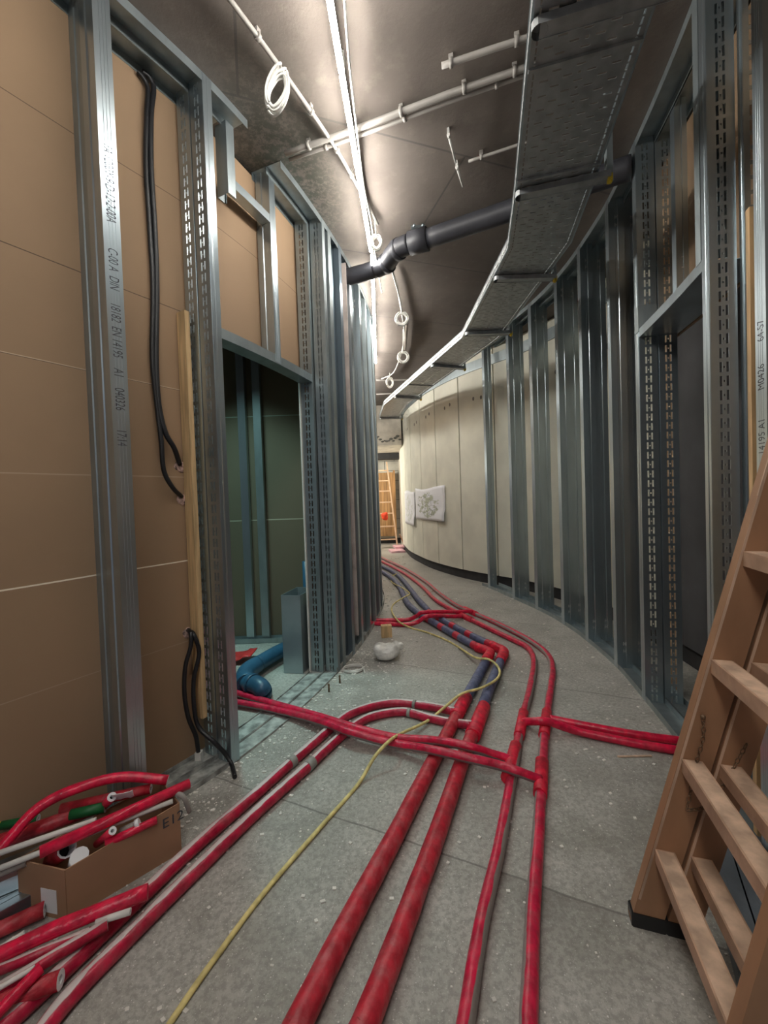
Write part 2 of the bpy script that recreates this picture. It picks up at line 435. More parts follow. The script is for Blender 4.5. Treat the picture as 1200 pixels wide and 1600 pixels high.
LW = Path([(-2.70, -1.1), (-2.10, -.18), (-1.53, .52), (-1.20, 1.05), (-.92, 1.50), (-.711, 1.83), (-.545, 2.18), (-.397, 2.585), (-.25, 3.09), (-.133, 3.65), (-.07, 4.10), (-.037, 4.49), (-.05, 4.95), (-.20, 5.5), (-.52, 6.2), (-1.05, 7.0)], 1)
RW = Path([(1.13, 1.13), (1.24, 1.49), (1.345, 1.85), (1.434, 2.21), (1.53, 2.65), (1.575, 3.1), (1.585, 3.45), (1.55, 3.9), (1.438, 4.433), (1.306, 5.018), (1.25, 5.18)], -1)
PW = Path([(1.05, -1.6), (1.36, -.4), (1.62, .8), (1.84, 1.7), (1.98, 2.5), (2.05, 3.3), (1.98, 4.1), (1.72, 4.75), (1.467, 5.12), (1.227, 5.45), (.988, 5.87), (.751, 6.47), (.606, 7.07), (.482, 7.78), (.418, 8.73), (.41, 9.0)], -1)
H = 3.1

# ------------------------------------------------------------------ shell
bm = NB(); box(bm, (-5, -3.2, -.1), (4.5, 12, 0)); struct('floor', bm, floor_m, 'dusty grey concrete floor slab littered with plaster chips')
bm = NB(); box(bm, (-5, -3.2, H), (4.5, 12, H+.15)); struct('ceiling', bm, ceil_m, 'stained bare concrete ceiling with formwork seams')
DL0, DL1 = LW.sY(1.825), LW.spx(519)-.03          # left opening
DR0, DR1 = RW.sY(1.50), RW.sY(2.20)
bm = NB()
sweep_path(bm, LW, 0, DL0-.02, rect(-.213, -.2, .0, H-.02))
sweep_path(bm, LW, DL0-.02, DL1+.02, rect(-.213, -.2, 2.02, H-.02))
sweep_path(bm, LW, DL1+.02, LW.s[-1], rect(-.213, -.2, .0, H-.02))
struct('wall_left', bm, board_m, 'brown paper faced board wall along the left side')
# panel wall: vertical precast strips with mortar joints
bm = NB()
sweep_path(bm, PW, 0, PW.s[-1], rect(-.16, -.035, 0, H-.01), mi=1)
q = PW.s[-1]-.30
pan = []
L = q
while L > .1:
    a = max(0, L-.63); pan.append((a+.006, L-.006)); L = a
pan.append((q+.006, PW.s[-1]))
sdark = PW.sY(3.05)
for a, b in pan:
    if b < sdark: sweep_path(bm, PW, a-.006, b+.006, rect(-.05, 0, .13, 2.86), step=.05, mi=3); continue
    sweep_path(bm, PW, a+.004, b-.004, rect(-.05, 0, .13, 2.86), step=.05)
    sweep_path(bm, PW, a+.004, b-.004, rect(-.05, -.004, 2.99, H-.012), step=.1)
    for f in (.30, .52):
        p, t, n = PW.at(a+(b-a)*f+random.uniform(-.01, .01))
        disc(bm, p+Vector((0, 0, 2.50+random.uniform(-.02, .02))), n, .018, 10, .0015, 1, 1.5)
sweep_path(bm, PW, 0, PW.s[-1], rect(-.04, -.022, 0, .135), mi=2)
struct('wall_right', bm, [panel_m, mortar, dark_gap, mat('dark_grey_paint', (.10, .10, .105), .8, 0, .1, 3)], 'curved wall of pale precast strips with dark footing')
bm = NB(); sweep_path(bm, PW, 0, PW.s[-1], rect(-.05, .018, 2.86, 2.985))  # ledge added as a dark band to give the shadow below the ceiling
struct('trim_1', bm, galv2, 'dull steel band added for the ledge shadow along the top of the panel wall')
# side room behind the left opening
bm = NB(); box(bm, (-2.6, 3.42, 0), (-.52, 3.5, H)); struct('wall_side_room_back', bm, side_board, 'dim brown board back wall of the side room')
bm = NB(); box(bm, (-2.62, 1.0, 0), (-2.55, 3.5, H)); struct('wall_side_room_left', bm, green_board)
# far end
bm = NB()
for k in range(12):
    for j in range(9):
        x0 = -2.2+j*.5+(.25 if k % 2 else 0); box(bm, (x0+.006, 10.3, .13+k*.25+.006), (x0+.494, 10.4, .13+k*.25+.244))
box(bm, (-2.3, 10.32, .0), (2.6, 10.45, H), 1); box(bm, (-2.3, 10.29, 0), (2.6, 10.33, .13), 2)
struct('wall_far', bm, [block_m, mortar, dark_gap], 'pale block wall closing the far end of the corridor')
bm = NB(); box(bm, (-2.4, 8.25, 2.27), (.41, 9.9, H)); box(bm, (.41, 9.0, 0), (.6, 10.3, H))
o = struct('trim_2', bm, plaster_m, 'deep pale ceiling beam across the far end of the corridor')
bm = NB()
for i in range(26):
    x = -.75+i*.045; ball(bm, (x, 8.25, 2.38+random.uniform(-.03, .10)), random.uniform(.02, .04), 1, (1.3, .4, .7))
sp = link('plaster_patch', bm, mortar); sp.parent = o
bm = NB(); box(bm, (-2.4, 9.6, 2.12), (.41, 9.9, 2.26)); struct('trim_3', bm, dark_gap)

# ------------------------------------------------------------------ studs
def stud_outline(u0, n0, D, F, t=.002, lip=.008, ribs=True):
    # open C: web at u=u0 from n0-D to n0, flanges run to u0+F
    sg = 1 if F > 0 else -1; F = abs(F)
    pts = [(u0+sg*F, n0-D+lip), (u0+sg*F, n0-D), (u0, n0-D)]
    if ribs: pts += [(u0, n0-D*.62), (u0+sg*.004, n0-D*.58), (u0+sg*.004, n0-D*.42), (u0, n0-D*.38)]
    pts += [(u0, n0)]
    if ribs:
        for q in (.32, .52, .72): pts += [(u0+sg*F*(q-.03), n0), (u0+sg*F*q, n0-.0018), (u0+sg*F*(q+.03), n0)]
    pts += [(u0+sg*F, n0), (u0+sg*F, n0-lip)]
    return pts
def thick(pts, t):
    out = []; N = len(pts)
    for i, p in enumerate(pts):
        a = Vector(pts[max(0, i-1)]); b = Vector(pts[min(N-1, i+1)]); p = Vector(p)
        d1 = (p-a).normalized() if i else (b-p).normalized(); d2 = (b-p).normalized() if i < N-1 else d1
        n1 = Vector((-d1.y, d1.x)); n2 = Vector((-d2.y, d2.x)); m = (n1+n2)
        if m.length < .1: m = n1
        m.normalize(); k = t/max(.4, m.dot(n1)); out.append(p+m*k)
    return out
def extrude_open(bm, pts, t, z0, z1, X, mi=0):
    inn = thick(pts, t); N = len(pts)
    def V(p, z): return bm.verts.new(X(p[0], p[1], z))
    a0 = [V(p, z0) for p in pts]; a1 = [V(p, z1) for p in pts]; b0 = [V(p, z0) for p in inn]; b1 = [V(p, z1) for p in inn]
    for i in range(N-1):
        for f in ((a0[i], a0[i+1], a1[i+1], a1[i]), (b0[i], b1[i], b1[i+1], b0[i+1]), (a1[i], a1[i+1], b1[i+1], b1[i]), (a0[i], b0[i], b0[i+1], a0[i+1])):
            bm.faces.new(f).material_index = mi
    for i in (0, N-1): bm.faces.new((a0[i], a1[i], b1[i], b0[i])).material_index = mi
def frame_at(path, s):
    p, t, n = path.at(s)
    def X(u, nn, z): return p+t*u+n*nn+Vector((0, 0, z))
    return X, p, t, n
def Hmark(bm, X, n0, z, s=.012, u=-.0012):  # thin bright H plate in place of a punched cutout with light behind
    for dn in (-1, 1):
        c = [X(u, n0+dn*s*.6-s*.2, z-s), X(u, n0+dn*s*.6+s*.2, z-s), X(u+.001, n0+dn*s*.6+s*.2, z-s), X(u+.001, n0+dn*s*.6-s*.2, z-s)]
        d = [v+Vector((0, 0, 2*s)) for v in c]; hexa(bm, c+d, 1)
    c = [X(u, n0-s*.6, z-s*.2), X(u, n0+s*.6, z-s*.2), X(u+.001, n0+s*.6, z-s*.2), X(u+.001, n0-s*.6, z-s*.2)]
    hexa(bm, c+[v+Vector((0, 0, s*.4)) for v in c], 1)
def stud(path, s, n0, label, D=.092, F=.05, z0=.004, z1=H-.004, m=None, marks=(), name='metal_stud', group=None, cat='stud'):
    X, p, t, n = frame_at(path, s)
    root = thing(name, label, cat, tuple(X(0, n0-D/2, z0)), group)
    bm = NB(); extrude_open(bm, stud_outline(0, n0, D, F), .0016, z0, z1, X)
    for z in marks:
        Hmark(bm, X, n0-D*.5, z, u=-.0014); Hmark(bm, X, n0-D*.5, z-.05, u=-.0014)
    link('profile', bm, [m or galv, cutout_light], root)
    return root, X
def holed(bm, X, u, a0, a1, z0, z1, hole, mi=0, t=.0018):
    # sheet cell in plane u (a = n direction, z) with rectangular hole, front and back skins
    def q(pts):
        bm.faces.new([bm.verts.new(X(u, p[0], p[1])) for p in pts]).material_index = mi
    if hole is None: q([(a0, z0), (a1, z0), (a1, z1), (a0, z1)]); return
    h0, h1, k0, k1 = hole
    q([(a0, z0), (a1, z0), (h1, k0), (h0, k0)]); q([(a1, z0), (a1, z1), (h1, k1), (h1, k0)])
    q([(a1, z1), (a0, z1), (h0, k1), (h1, k1)]); q([(a0, z1), (a0, z0), (h0, k0), (h0, k1)])
def ua_post(path, s, n0, label, D=.088, F=.04, z0=.004, z1=H-.004, name='slotted_post', m=None, group=None):
    X, p, t, n = frame_at(path, s)
    root = thing(name, label, 'post', tuple(X(0, n0-D/2, z0)), group)
    bm = NB(); pitch = .052; nrow = int((z1-z0)/pitch)
    cols = [(-D, -.70*D, 0), (-.70*D, -.55*D, 1), (-.55*D, -.45*D, 2), (-.45*D, -.30*D, 1), (-.30*D, 0, 0)]
    for k in range(nrow):
        a = z0+k*pitch; b = a+pitch if k < nrow-1 else z1
        for c0, c1, kind in cols:
            c0 += n0; c1 += n0; mid = (c0+c1)/2
            if kind == 0: holed(bm, X, 0, c0, c1, a, b, None)
            elif kind == 1: holed(bm, X, 0, c0, c1, a, b, (mid-.0042, mid+.0042, a+.007, a+pitch-.007))
            else: holed(bm, X, 0, c0, c1, a, b, (mid-.0028, mid+.0028, a+pitch/2-.004, a+pitch/2+.004))
    bmesh.ops.remove_doubles(bm, verts=bm.verts, dist=.00005)
    o = link('slotted_web', bm, m or galv, root)
    md = o.modifiers.new('thickness', 'SOLIDIFY'); md.thickness = .002; md.offset = 0
    bm = NB()
    extrude_open(bm, [(0, n0), (F*.3, n0), (F*.4, n0-.0015), (F*.5, n0), (F, n0)], .002, z0, z1, X)
    link('flange', bm, m or galv, root)
    bm = NB(); extrude_open(bm, [(0, n0-D), (F, n0-D)], .002, z0, z1, X); link('flange', bm, m or galv, root)
    return root, X
def bracket(path, s, n0, D, z0, z1, root, m=None):
    X, p, t, n = frame_at(path, s)
    bm = NB(); c = [X(-.006, n0-D, z0), X(-.006, n0+.003, z0), X(-.003, n0+.003, z0), X(-.003, n0-D, z0)]
    hexa(bm, c+[v+Vector((0, 0, z1-z0)) for v in c])
    c = [X(-.006, n0+.001, z0), X(-.006, n0+.004, z0), X(.045, n0+.004, z0), X(.045, n0+.001, z0)]
    hexa(bm, c+[v+Vector((0, 0, z1-z0)) for v in c])
    link('angle_bracket', bm, m or galv2, root)

# left frame, near double stud with printed flange
sA = LW.spx(183)
r1, X1 = stud(LW, sA, 0, 'printed steel stud on the left with lettering down its bright front flange', D=.098, F=.055, m=galv)
fl = [c for c in r1.children][0]
pA, tA, nA = LW.at(sA)
for q_, z_ in (('1A 1200Y-9-D-12-2-00A', 2.50), ('C-00 A', 2.13), ('DIN', 2.03), ('18182', 1.935), ('EN 14195', 1.85), ('A1', 1.70), ('040326', 1.63), ('17:14', 1.48)): text_mesh(q_, .046, tuple(X1(.012, .0014, z_)), (0, 0, -1), tuple(tA), ink_m, fl, xs=.60)
stud(LW, sA+.006, -.1, 'dull steel stud backing the printed stud against the brown board', D=.098, F=.05, m=galv2)
# left jamb
sB = DL0-.045
rj, _ = ua_post(LW, sB, 0, 'slotted steel post forming the left jamb of the left doorway, front of two', F=.045)
rj2, _ = ua_post(LW, sB, -.098, 'slotted steel post against the board behind the left doorway jamb', F=.045)
X, p, t, n = frame_at(LW, sB-.012)
bm = NB(); c = [X(-.03, -.195, .20), X(-.03, -.135, .20), X(-.006, -.135, .20), X(-.006, -.195, .20)]
hexa(bm, c+[v+Vector((0, 0, 1.88)) for v in c])
bmesh.ops.bevel(bm, geom=list(bm.edges), offset=.002, segments=1)
tag(link('wood_batten', bm, pine), 'yellow pine batten screwed upright beside the left doorway jamb', 'batten')
# right jamb of left opening
sC = LW.spx(519)
rc, _ = ua_post(LW, sC-.005, -.0, 'slotted steel post on the far jamb of the left doorway, corridor side', F=.04, m=galv2)
rc2, _ = ua_post(LW, sC-.03, -.1, 'slotted steel post on the far jamb of the left doorway, room side', F=.04, m=galv2)
bm = NB(); X, p, t, n = frame_at(LW, sC-.04)
c = [X(-.004, -.2, .0), X(-.004, -.19, .0), X(.01, -.19, .0), X(.01, -.2, .0)]
hexa(bm, c+[v+Vector((0, 0, 2.0)) for v in c]); tag(link('white_edge_strip', bm, white_p), 'thin white edge strip up the far jamb of the left doorway', 'strip')
# dense studs beyond
blue_steel = mat('blue_grey_galvanized_steel', (.26, .33, .39), .35, .8, .06, 9, stretch=(1, 1, .25))
names = ['first', 'second', 'third', 'fourth', 'fifth', 'sixth', 'seventh', 'eighth', 'ninth', 'tenth']
for i, px in enumerate([527, 543, 558, 572, 581, 588, 592, 596]):
    s = LW.spx(px)
    stud(LW, s, 0, f'steel stud of the left frame, {names[i]} past the left doorway, corridor side', marks=(2.93,) if i in (0, 3) else (), m=(galv2, blue_steel, galv, galv, galv2, galv, galv2, galv)[i], group=None)
    if i < 1: stud(LW, s+.01, -.1, f'steel stud of the left frame, {names[i]} past the left doorway, room side', m=galv2)
for k, s in enumerate((LW.spx(595.5)+.35, LW.spx(595.5)+.75)):
    pass
# plasterboard strip between them
X, p, t, n = frame_at(LW, LW.soff(554, -.004))
bm = NB(); c = [X(-.012, -.11, .1), X(-.012, -.004, .1), X(0, -.004, .1), X(0, -.11, .1)]
hexa(bm, c+[v+Vector((0, 0, 2.95)) for v in c]); tag(link('plasterboard_strip', bm, mat('pinkish_grey_board', (.50, .44, .41), .85)), 'pinkish grey plasterboard strip standing between left frame studs', 'board')
# header over left opening
bm = NB(); zH = 2.0
sweep_path(bm, LW, DL0-.03, sC-.01, upoly(-.193, -.1, zH, .05))
tag(link('door_header_track', bm, galv2), 'steel header track across the top of the left doorway', 'track')
s = LW.spx(437)
stud(LW, LW.soff(440, -.1), -.1, 'short steel stud standing on the left doorway header', z0=zH+.004, D=.09, m=galv)
# hanging bits above
s0 = LW.spx(352)
X, p, t, n = frame_at(LW, LW.soff(378, -.07)); 
root = thing('hanging_bracket', 'short steel channel hanging from the ceiling above the left doorway', 'bracket', tuple(X(0, -.1, 2.7)))
bm = NB(); extrude_open(bm, stud_outline(0, -.07, .07, .045, ribs=False), .002, 2.72, H-.03, X); link('channel', bm, galv2, root)
sa, sb = LW.soff(382, -.1), LW.soff(440, -.1)
bm = NB(); sweep_path(bm, LW, sa, sb, upoly(-.16, -.1, 2.80, .045)); tag(link('bridging_channel', bm, galv), 'horizontal steel bridging channel above the left doorway', 'channel')
# tracks left
for nm, a, b, n0, n1, lab in (
        ('ceiling_track', 0, LW.sY(2.02), -.1, 0, 'front ceiling track of the left frame before the doorway'),
        ('ceiling_track', 0, LW.sY(1.96), -.2, -.102, 'rear ceiling track of the left frame against the brown board'),
        ('ceiling_track', LW.sY(2.26), LW.s[-1], -.1, 0, 'front ceiling track of the left frame past the doorway'),
        ('ceiling_track', LW.sY(2.26), LW.s[-1], -.2, -.102, 'rear ceiling track of the left frame past the doorway')):
    bm = NB(); sweep_path(bm, LW, a, b, upoly(n0, n1, H-.001, -.04)); tag(link(nm, bm, galv2), lab, 'track')
for a, b, n0, n1, lab in (
        (0, LW.s[-1], -.098, 0, 'dusty front floor track running under the left frame and doorway'),
        (0, LW.s[-1], -.198, -.102, 'dusty rear floor track running under the left frame and doorway')):
    bm = NB()
    dust = mat('dusty_steel', (.42, .43, .41), .7, .25, .25, 20, .3, 60) if 'dusty_steel' not in MATS else MATS['dusty_steel']
    sweep_path(bm, LW, a, DL0-.01, upoly(n0, n1, .0005, .022)); sweep_path(bm, LW, DL0-.01, sC-.02, upoly(n0, n1, .0005, .010)); sweep_path(bm, LW, sC-.02, b, upoly(n0, n1, .0005, .04))
    tag(link('floor_track', bm, dust), lab, 'track')

# ------------------------------------------------------------------ right frame
rs = [RW.sY(5.0)]+[RW.spx(px) for px in (801, 837, 878, 915, 960)]
rn = ['far end, standing alone', 'second from the far end', 'third from the far end', 'fourth from the far end', 'fifth from the far end', 'sixth from the far end']
for i, s in enumerate(rs):
    stud(RW, s, 0, f'steel stud of the right frame, {rn[i]}, corridor side', marks=(2.97, .17), m=galv, z0=.006)
    if i: stud(RW, s+.02, -.1, f'steel stud of the right frame, {rn[i]}, rear row', marks=(2.97, .17), m=galv, z0=.006)
sD = DR1+.0
ra, _ = ua_post(RW, sD, 0, 'slotted steel post on the far jamb of the right doorway, corridor side', F=.05)
bracket(RW, sD, 0, .088, 2.06, 2.20, ra)
rb, _ = ua_post(RW, sD, -.096, 'slotted steel post on the far jamb of the right doorway, rear row', F=.05)
rcn, _ = ua_post(RW, DR0, 0, 'slotted steel post on the near jamb of the right doorway, behind the ladder', F=.05, D=.085)
rdn, _ = ua_post(RW, DR0-.03, -.096, 'slotted steel post on the near jamb of the right doorway, rear row', F=.03, z0=.006, D=.06)
X, p, t, n = frame_at(RW, RW.soff(1177, -.03))
bm = NB(); c = [X(0, -.075, .02), X(0, -.03, .02), X(.022, -.03, .02), X(.022, -.075, .02)]
hexa(bm, c+[v+Vector((0, 0, 2.08)) for v in c]); bmesh.ops.bevel(bm, geom=list(bm.edges), offset=.002, segments=1)
tag(link('wood_batten', bm, pine), 'tan wooden batten upright between posts at the right edge', 'batten')
sE = RW.spx(1201)
re_, XE = stud(RW, sE, 0, 'printed steel stud at the right edge above the ladder', D=.09, F=.05, m=galv)
pE, tE, nE = RW.at(sE)
for q_, z_ in (('14195 A1', 1.29), ('M0426', 1.485), ('64-57', 1.63)): text_mesh(q_, .045, tuple(XE(.010, .0014, z_)), (0, 0, 1), tuple(tE), ink_m, re_.children[0], xs=.62)
# stud above the right doorway + bright flange
stud(RW, DR0+.06, -.0, 'short steel stud standing on the right doorway header beside the near post', z0=2.07, D=.09, F=.04, m=galv2)
stud(RW, DR1-.20, -.1, 'short steel stud standing on the right doorway header toward the far jamb', z0=2.07, D=.05, F=.04, marks=(2.33,), m=galv)
bm = NB(); sweep_path(bm, RW, DR0, DR1, upoly(-.19, 0, 2.03, .045)); tag(link('door_header_track', bm, galv), 'steel header track across the top of the right doorway', 'track')
bm = NB(); sweep_path(bm, RW, DR0+.0, DR1+.12, rect(-.213, -.2, 2.03, H-.05))
sweep_path(bm, RW, 0, DR0-.01, rect(-.213, -.2, .0, H-.05)); sweep_path(bm, RW, DR1+.10, DR1+.22, rect(-.213, -.2, .02, H-.05))
tag(link('backing_board', bm, board_m), 'brown board sheet behind the frame above and beside the right doorway', 'board')
for z, h, n0, n1, lab in ((H-.001, -.04, -.094, 0, 'front ceiling track curving over the right frame'), (H-.001, -.04, -.194, -.1, 'rear ceiling track curving over the right frame'),
                          (.0005, .035, -.094, 0, 'front floor track curving under the right frame'), (.0005, .035, -.194, -.1, 'rear floor track curving under the right frame')):
    bm = NB(); sweep_path(bm, RW, 0, RW.s[-1], upoly(n0, n1, z, h)); tag(link('ceiling_track' if z > 1 else 'floor_track', bm, galv2), lab, 'track')
# near right return wall out of frame
bm = NB(); box(bm, (1.42, -2.5, 0), (1.46, 1.05, H)); struct('wall_right_near', bm, board_m)

# ------------------------------------------------------------------ ceiling lights
def linear_light(a, b, lab, zt=2.985):
    a, b = Vector((*a, zt)), Vector((*b, zt)); root = thing('linear_light', lab, 'ceiling light', tuple((a+b)/2), 'strip lights down the corridor')
    bm = NB(); bar(bm, a+Vector((0, 0, .035)), b+Vector((0, 0, .030)), .018, .018); bar(bm, a+Vector((0, 0, .055)), a+(b-a)*.03+Vector((0, 0, .055)), .02, .11)
    link('housing', bm, white_p, root)
    bm = NB(); sweep(bm, [a, a.lerp(b, .5), b], .0125, 12, 0); link('lit_tube', bm, tube_m, root)
LP = [(-.36, -.95), (-.2, .45), (-.115, 1.72), (-.03, 2.93)]
for i, lab in enumerate(('strip light tube overhead behind the photographer', 'strip light tube nearest in view along the ceiling', 'strip light tube crossing under the ceiling conduits')):
    d = (Vector(LP[i+1])-Vector(LP[i])); linear_light(LP[i], tuple(Vector(LP[i])+d*.985), lab)
linear_light((-.025, 2.97), (-.035, 4.1), 'strip light tube passing below the dark drain pipe')
linear_light((-.035, 4.14), (-.045, 5.3), 'farthest strip light tube beside the left frame')
linear_light((-.09, 5.4), (-.26, 6.5), 'strip light tube past the bend, first behind the left frame')
linear_light((-.28, 6.55), (-.55, 7.6), 'strip light tube past the bend, second behind the left frame')
# supply cable hung beside the tubes
tube('ceiling_wire', [PY(536, -30, 1.45), P(545, 90, 3.0), P(557, 200, 3.02), P(568, 290, 3.04), P(580, 350, 3.03), P(585, 390, 3.0), P(592, 430, 3.0), P(597, 457, 2.98)], .0045, white_p, seg=8)
tag(bpy.data.objects['ceiling_wire'], 'thin white supply wire drooping along the strip lights', 'wire')

# ------------------------------------------------------------------ ceiling conduits
def conduit(name, pts, r, lab, clips=(), m=None, group='conduits fixed to the ceiling'):
    c = catmull(pts, 6); root = thing(name, lab, 'conduit', tuple(c[0]), group)
    tube('pipe', pts, r, m or cond_m, root, seg=10, sm=4)
    tot = len(c)-1
    for f in clips:
        i = int(f*tot); q = c[i]; t = (c[min(i+1, tot)]-c[max(i-1, 0)]).normalized(); s = t.cross(Vector((0, 0, 1)))
        bm = NB(); sweep(bm, [q-t*.008, q+t*.008], r*1.5, 10, 0); bar(bm, q+Vector((0, 0, r)), Vector((q.x, q.y, H)), .012, .02, t); link('clip', bm, m or cond_m, root)
zc = H-.035
conduit('ceiling_conduit', [P(345, -20, zc), P(430, 95, zc), P(507, 205, zc), P(540, 258, zc), P(566, 305, zc), P(590, 350, zc)], .010, 'pale conduit running diagonally from upper left toward the strip lights', (.15, .35, .5, .68))
conduit('ceiling_conduit', [P(446, 240, zc), P(560, 200, zc), P(700, 147, zc), P(860, 92, zc)], .014, 'thick pale conduit crossing the ceiling, nearer of the crossing pair', (.15, .5, .75, .9))
conduit('ceiling_conduit', [P(452, 250, zc), P(570, 209, zc), P(700, 160, zc), P(860, 104, zc)], .009, 'thin pale conduit crossing the ceiling just beyond the thick one', (.2, .55, .85))
conduit('ceiling_conduit', [P(690, 103, zc), P(780, 73, zc), P(860, 48, zc)], .012, 'short pale conduit near the cable tray, nearest the camera', (.1, .7))
conduit('ceiling_conduit', [P(732, 252, zc), P(775, 238, zc), P(840, 216, zc)], .008, 'short thin conduit reaching under the cable tray midway', (.3,))
conduit('ceiling_conduit', [P(701, 212, zc), P(712, 254, zc)], .006, 'tiny white conduit stub on the ceiling left of the tray, nearer one', (.5,), white_p)
conduit('ceiling_conduit', [P(714, 262, zc), P(723, 291, zc)], .006, 'tiny white conduit stub on the ceiling left of the tray, farther one', (.5,), white_p)
conduit('ceiling_conduit', [P(588, 594, zc), P(615, 594, zc), P(645, 593, zc)], .014, 'white conduit crossing the far ceiling beyond the cable coils', ())
conduit('ceiling_conduit', [P(588, 616, zc), P(640, 614, zc)], .014, 'white conduit crossing the far ceiling close to the beam', ())
conduit('ceiling_conduit', [P(613, 423, zc), P(620, 445, zc), P(624, 468, zc), P(632, 520, zc), P(628, 548, zc), P(615, 582, zc), P(596, 592, zc)], .008, 'thin white conduit winding along the ceiling past the cable coils', (), white_p)
# vertical dark cable casing
tube('grey_sleeve', [P(636, 500, zc), P(633, 545, zc)], .016, mat('grey_sleeve_plastic', (.22, .19, .16), .7)); tag(bpy.data.objects['grey_sleeve'], 'grey sleeve on the ceiling beside the hanging cable coils', 'sleeve')

def coil(name, px, py, z, rw, rh, nl, lab, tail=None, r=.0042, tilt=0.0, m=None):
    c = P(px, py, z); d = Vector((c.x, c.y, 0)).normalized(); s = Vector((d.y, -d.x, 0)); pts = []
    random.seed(int(px*3+py))
    for k in range(nl*12+1):
        a = 2*PI*k/12+PI/2; lp = k//12; j = 1+.28*math.sin(lp*2.3+1)
        pts.append(c+s*(rw*j*math.cos(a)+tilt*rh*math.sin(a))+Vector((0, 0, rh*j*math.sin(a)))+d*(lp*.006-.01+.004*math.sin(a*3)))
    if tail: pts = [Vector(t) for t in tail]+pts
    bm = NB(); sweep(bm, pts, r, 7, 3); o = link(name, bm, m or white_p); tag(o, lab, 'cable coil', 'coils of white cable hanging from the ceiling'); return o
coil('cable_coil', 433, 140, 2.86, .034, .075, 6, 'coil of white cable hanging from the upper left conduit', [P(430, 100, zc), P(432, 112, 2.98)], .0045, .25)
coil('cable_coil', 588, 378, 2.93, .03, .04, 5, 'coil of white cable hanging beside the strip lights above the drain pipe', [P(585, 345, zc)])
coil('cable_coil', 628, 498, 2.86, .05, .05, 4, 'coil of white cable hanging past the drain pipe, nearest of three', [P(613, 425, 3.05), P(624, 465, 3.0)], .006)
coil('cable_coil', 630, 558, 2.86, .055, .055, 4, 'coil of white cable hanging past the drain pipe, middle of three', [P(630, 515, 3.05)], .006)
coil('cable_coil', 609, 598, 2.80, .04, .06, 3, 'small white cable ring hanging past the drain pipe, farthest of three', [P(609, 583, 3.0)], .007)

# ------------------------------------------------------------------ drain pipe under ceiling
zd = 2.98
root = thing('drain_pipe', 'dark grey drain pipe with an offset bend hung across the ceiling', 'pipe', tuple(P(650, 375, zd)))
pts = [P(985, 262, zd), P(930, 281, zd), P(800, 328, zd), P(665, 374, zd)]
tube('straight_pipe', pts, .062, pipe_dark, root, seg=24)
c1 = P(668, 373, zd); c2 = P(640, 381, zd)
tube('coupling', [c1, c2], .076, pipe_dark, root, seg=24, sm=0)
tube('bend', [c2, P(622, 389, zd), P(612, 400, zd), P(604, 412, zd), P(588, 420, zd)], .066, pipe_dark, root, seg=24)
tube('straight_pipe', [P(592, 419, zd), P(566, 427, zd), P(530, 437, zd), P(470, 456, zd)], .062, pipe_dark, root, seg=24)
for px, py in ((605, 411), (622, 390)):
    a = P(px-3, py+2, zd); b = P(px+3, py-2, zd); tube('seal_ring', [a, b], .073, pipe_dark, root, seg=24, sm=0)
bm = NB(); q = P(654, 377, zd)
for dx in (-.03, .03): bar(bm, q+Vector((dx, 0, .05)), q+Vector((dx, 0, H-zd)), .012, .012)
bar(bm, q+Vector((-.05, 0, .095)), q+Vector((.05, 0, .095)), .03, .012); ball(bm, q+Vector((-.03, -.03, .09)), .012, 1); ball(bm, q+Vector((.03, -.03, .09)), .012, 1)
link('hanger_clamp', bm, galv, root)

# ------------------------------------------------------------------ cable tray
TZ = 2.70
TC = [Vector((.24, -.6, 0)), Vector((.70, 1.25, 0)), Vector((.90, 2.02, 0)), Vector((1.0, 2.45, 0)), Vector((.985, 3.85, 0)), Vector((.24, 6.52, 0)), Vector((.15, 7.6, 0))]
TWD = .36
def miter(i):
    a = (TC[i]-TC[i-1]).normalized() if i else (TC[1]-TC[0]).normalized()
    b = (TC[i+1]-TC[i]).normalized() if i < len(TC)-1 else a
    n = (Vector((a.y, -a.x, 0))+Vector((b.y, -b.x, 0))).normalized(); k = 1/max(.5, n.dot(Vector((a.y, -a.x, 0)))); return n*k
root = thing('cable_tray', 'perforated steel cable tray hung under the ceiling along the right', 'cable tray', tuple(TC[2]+Vector((0, 0, TZ))))
secs = [(0, 1), (1, 2), (2, 3), (3, 4), (4, 5), (5, 6)]
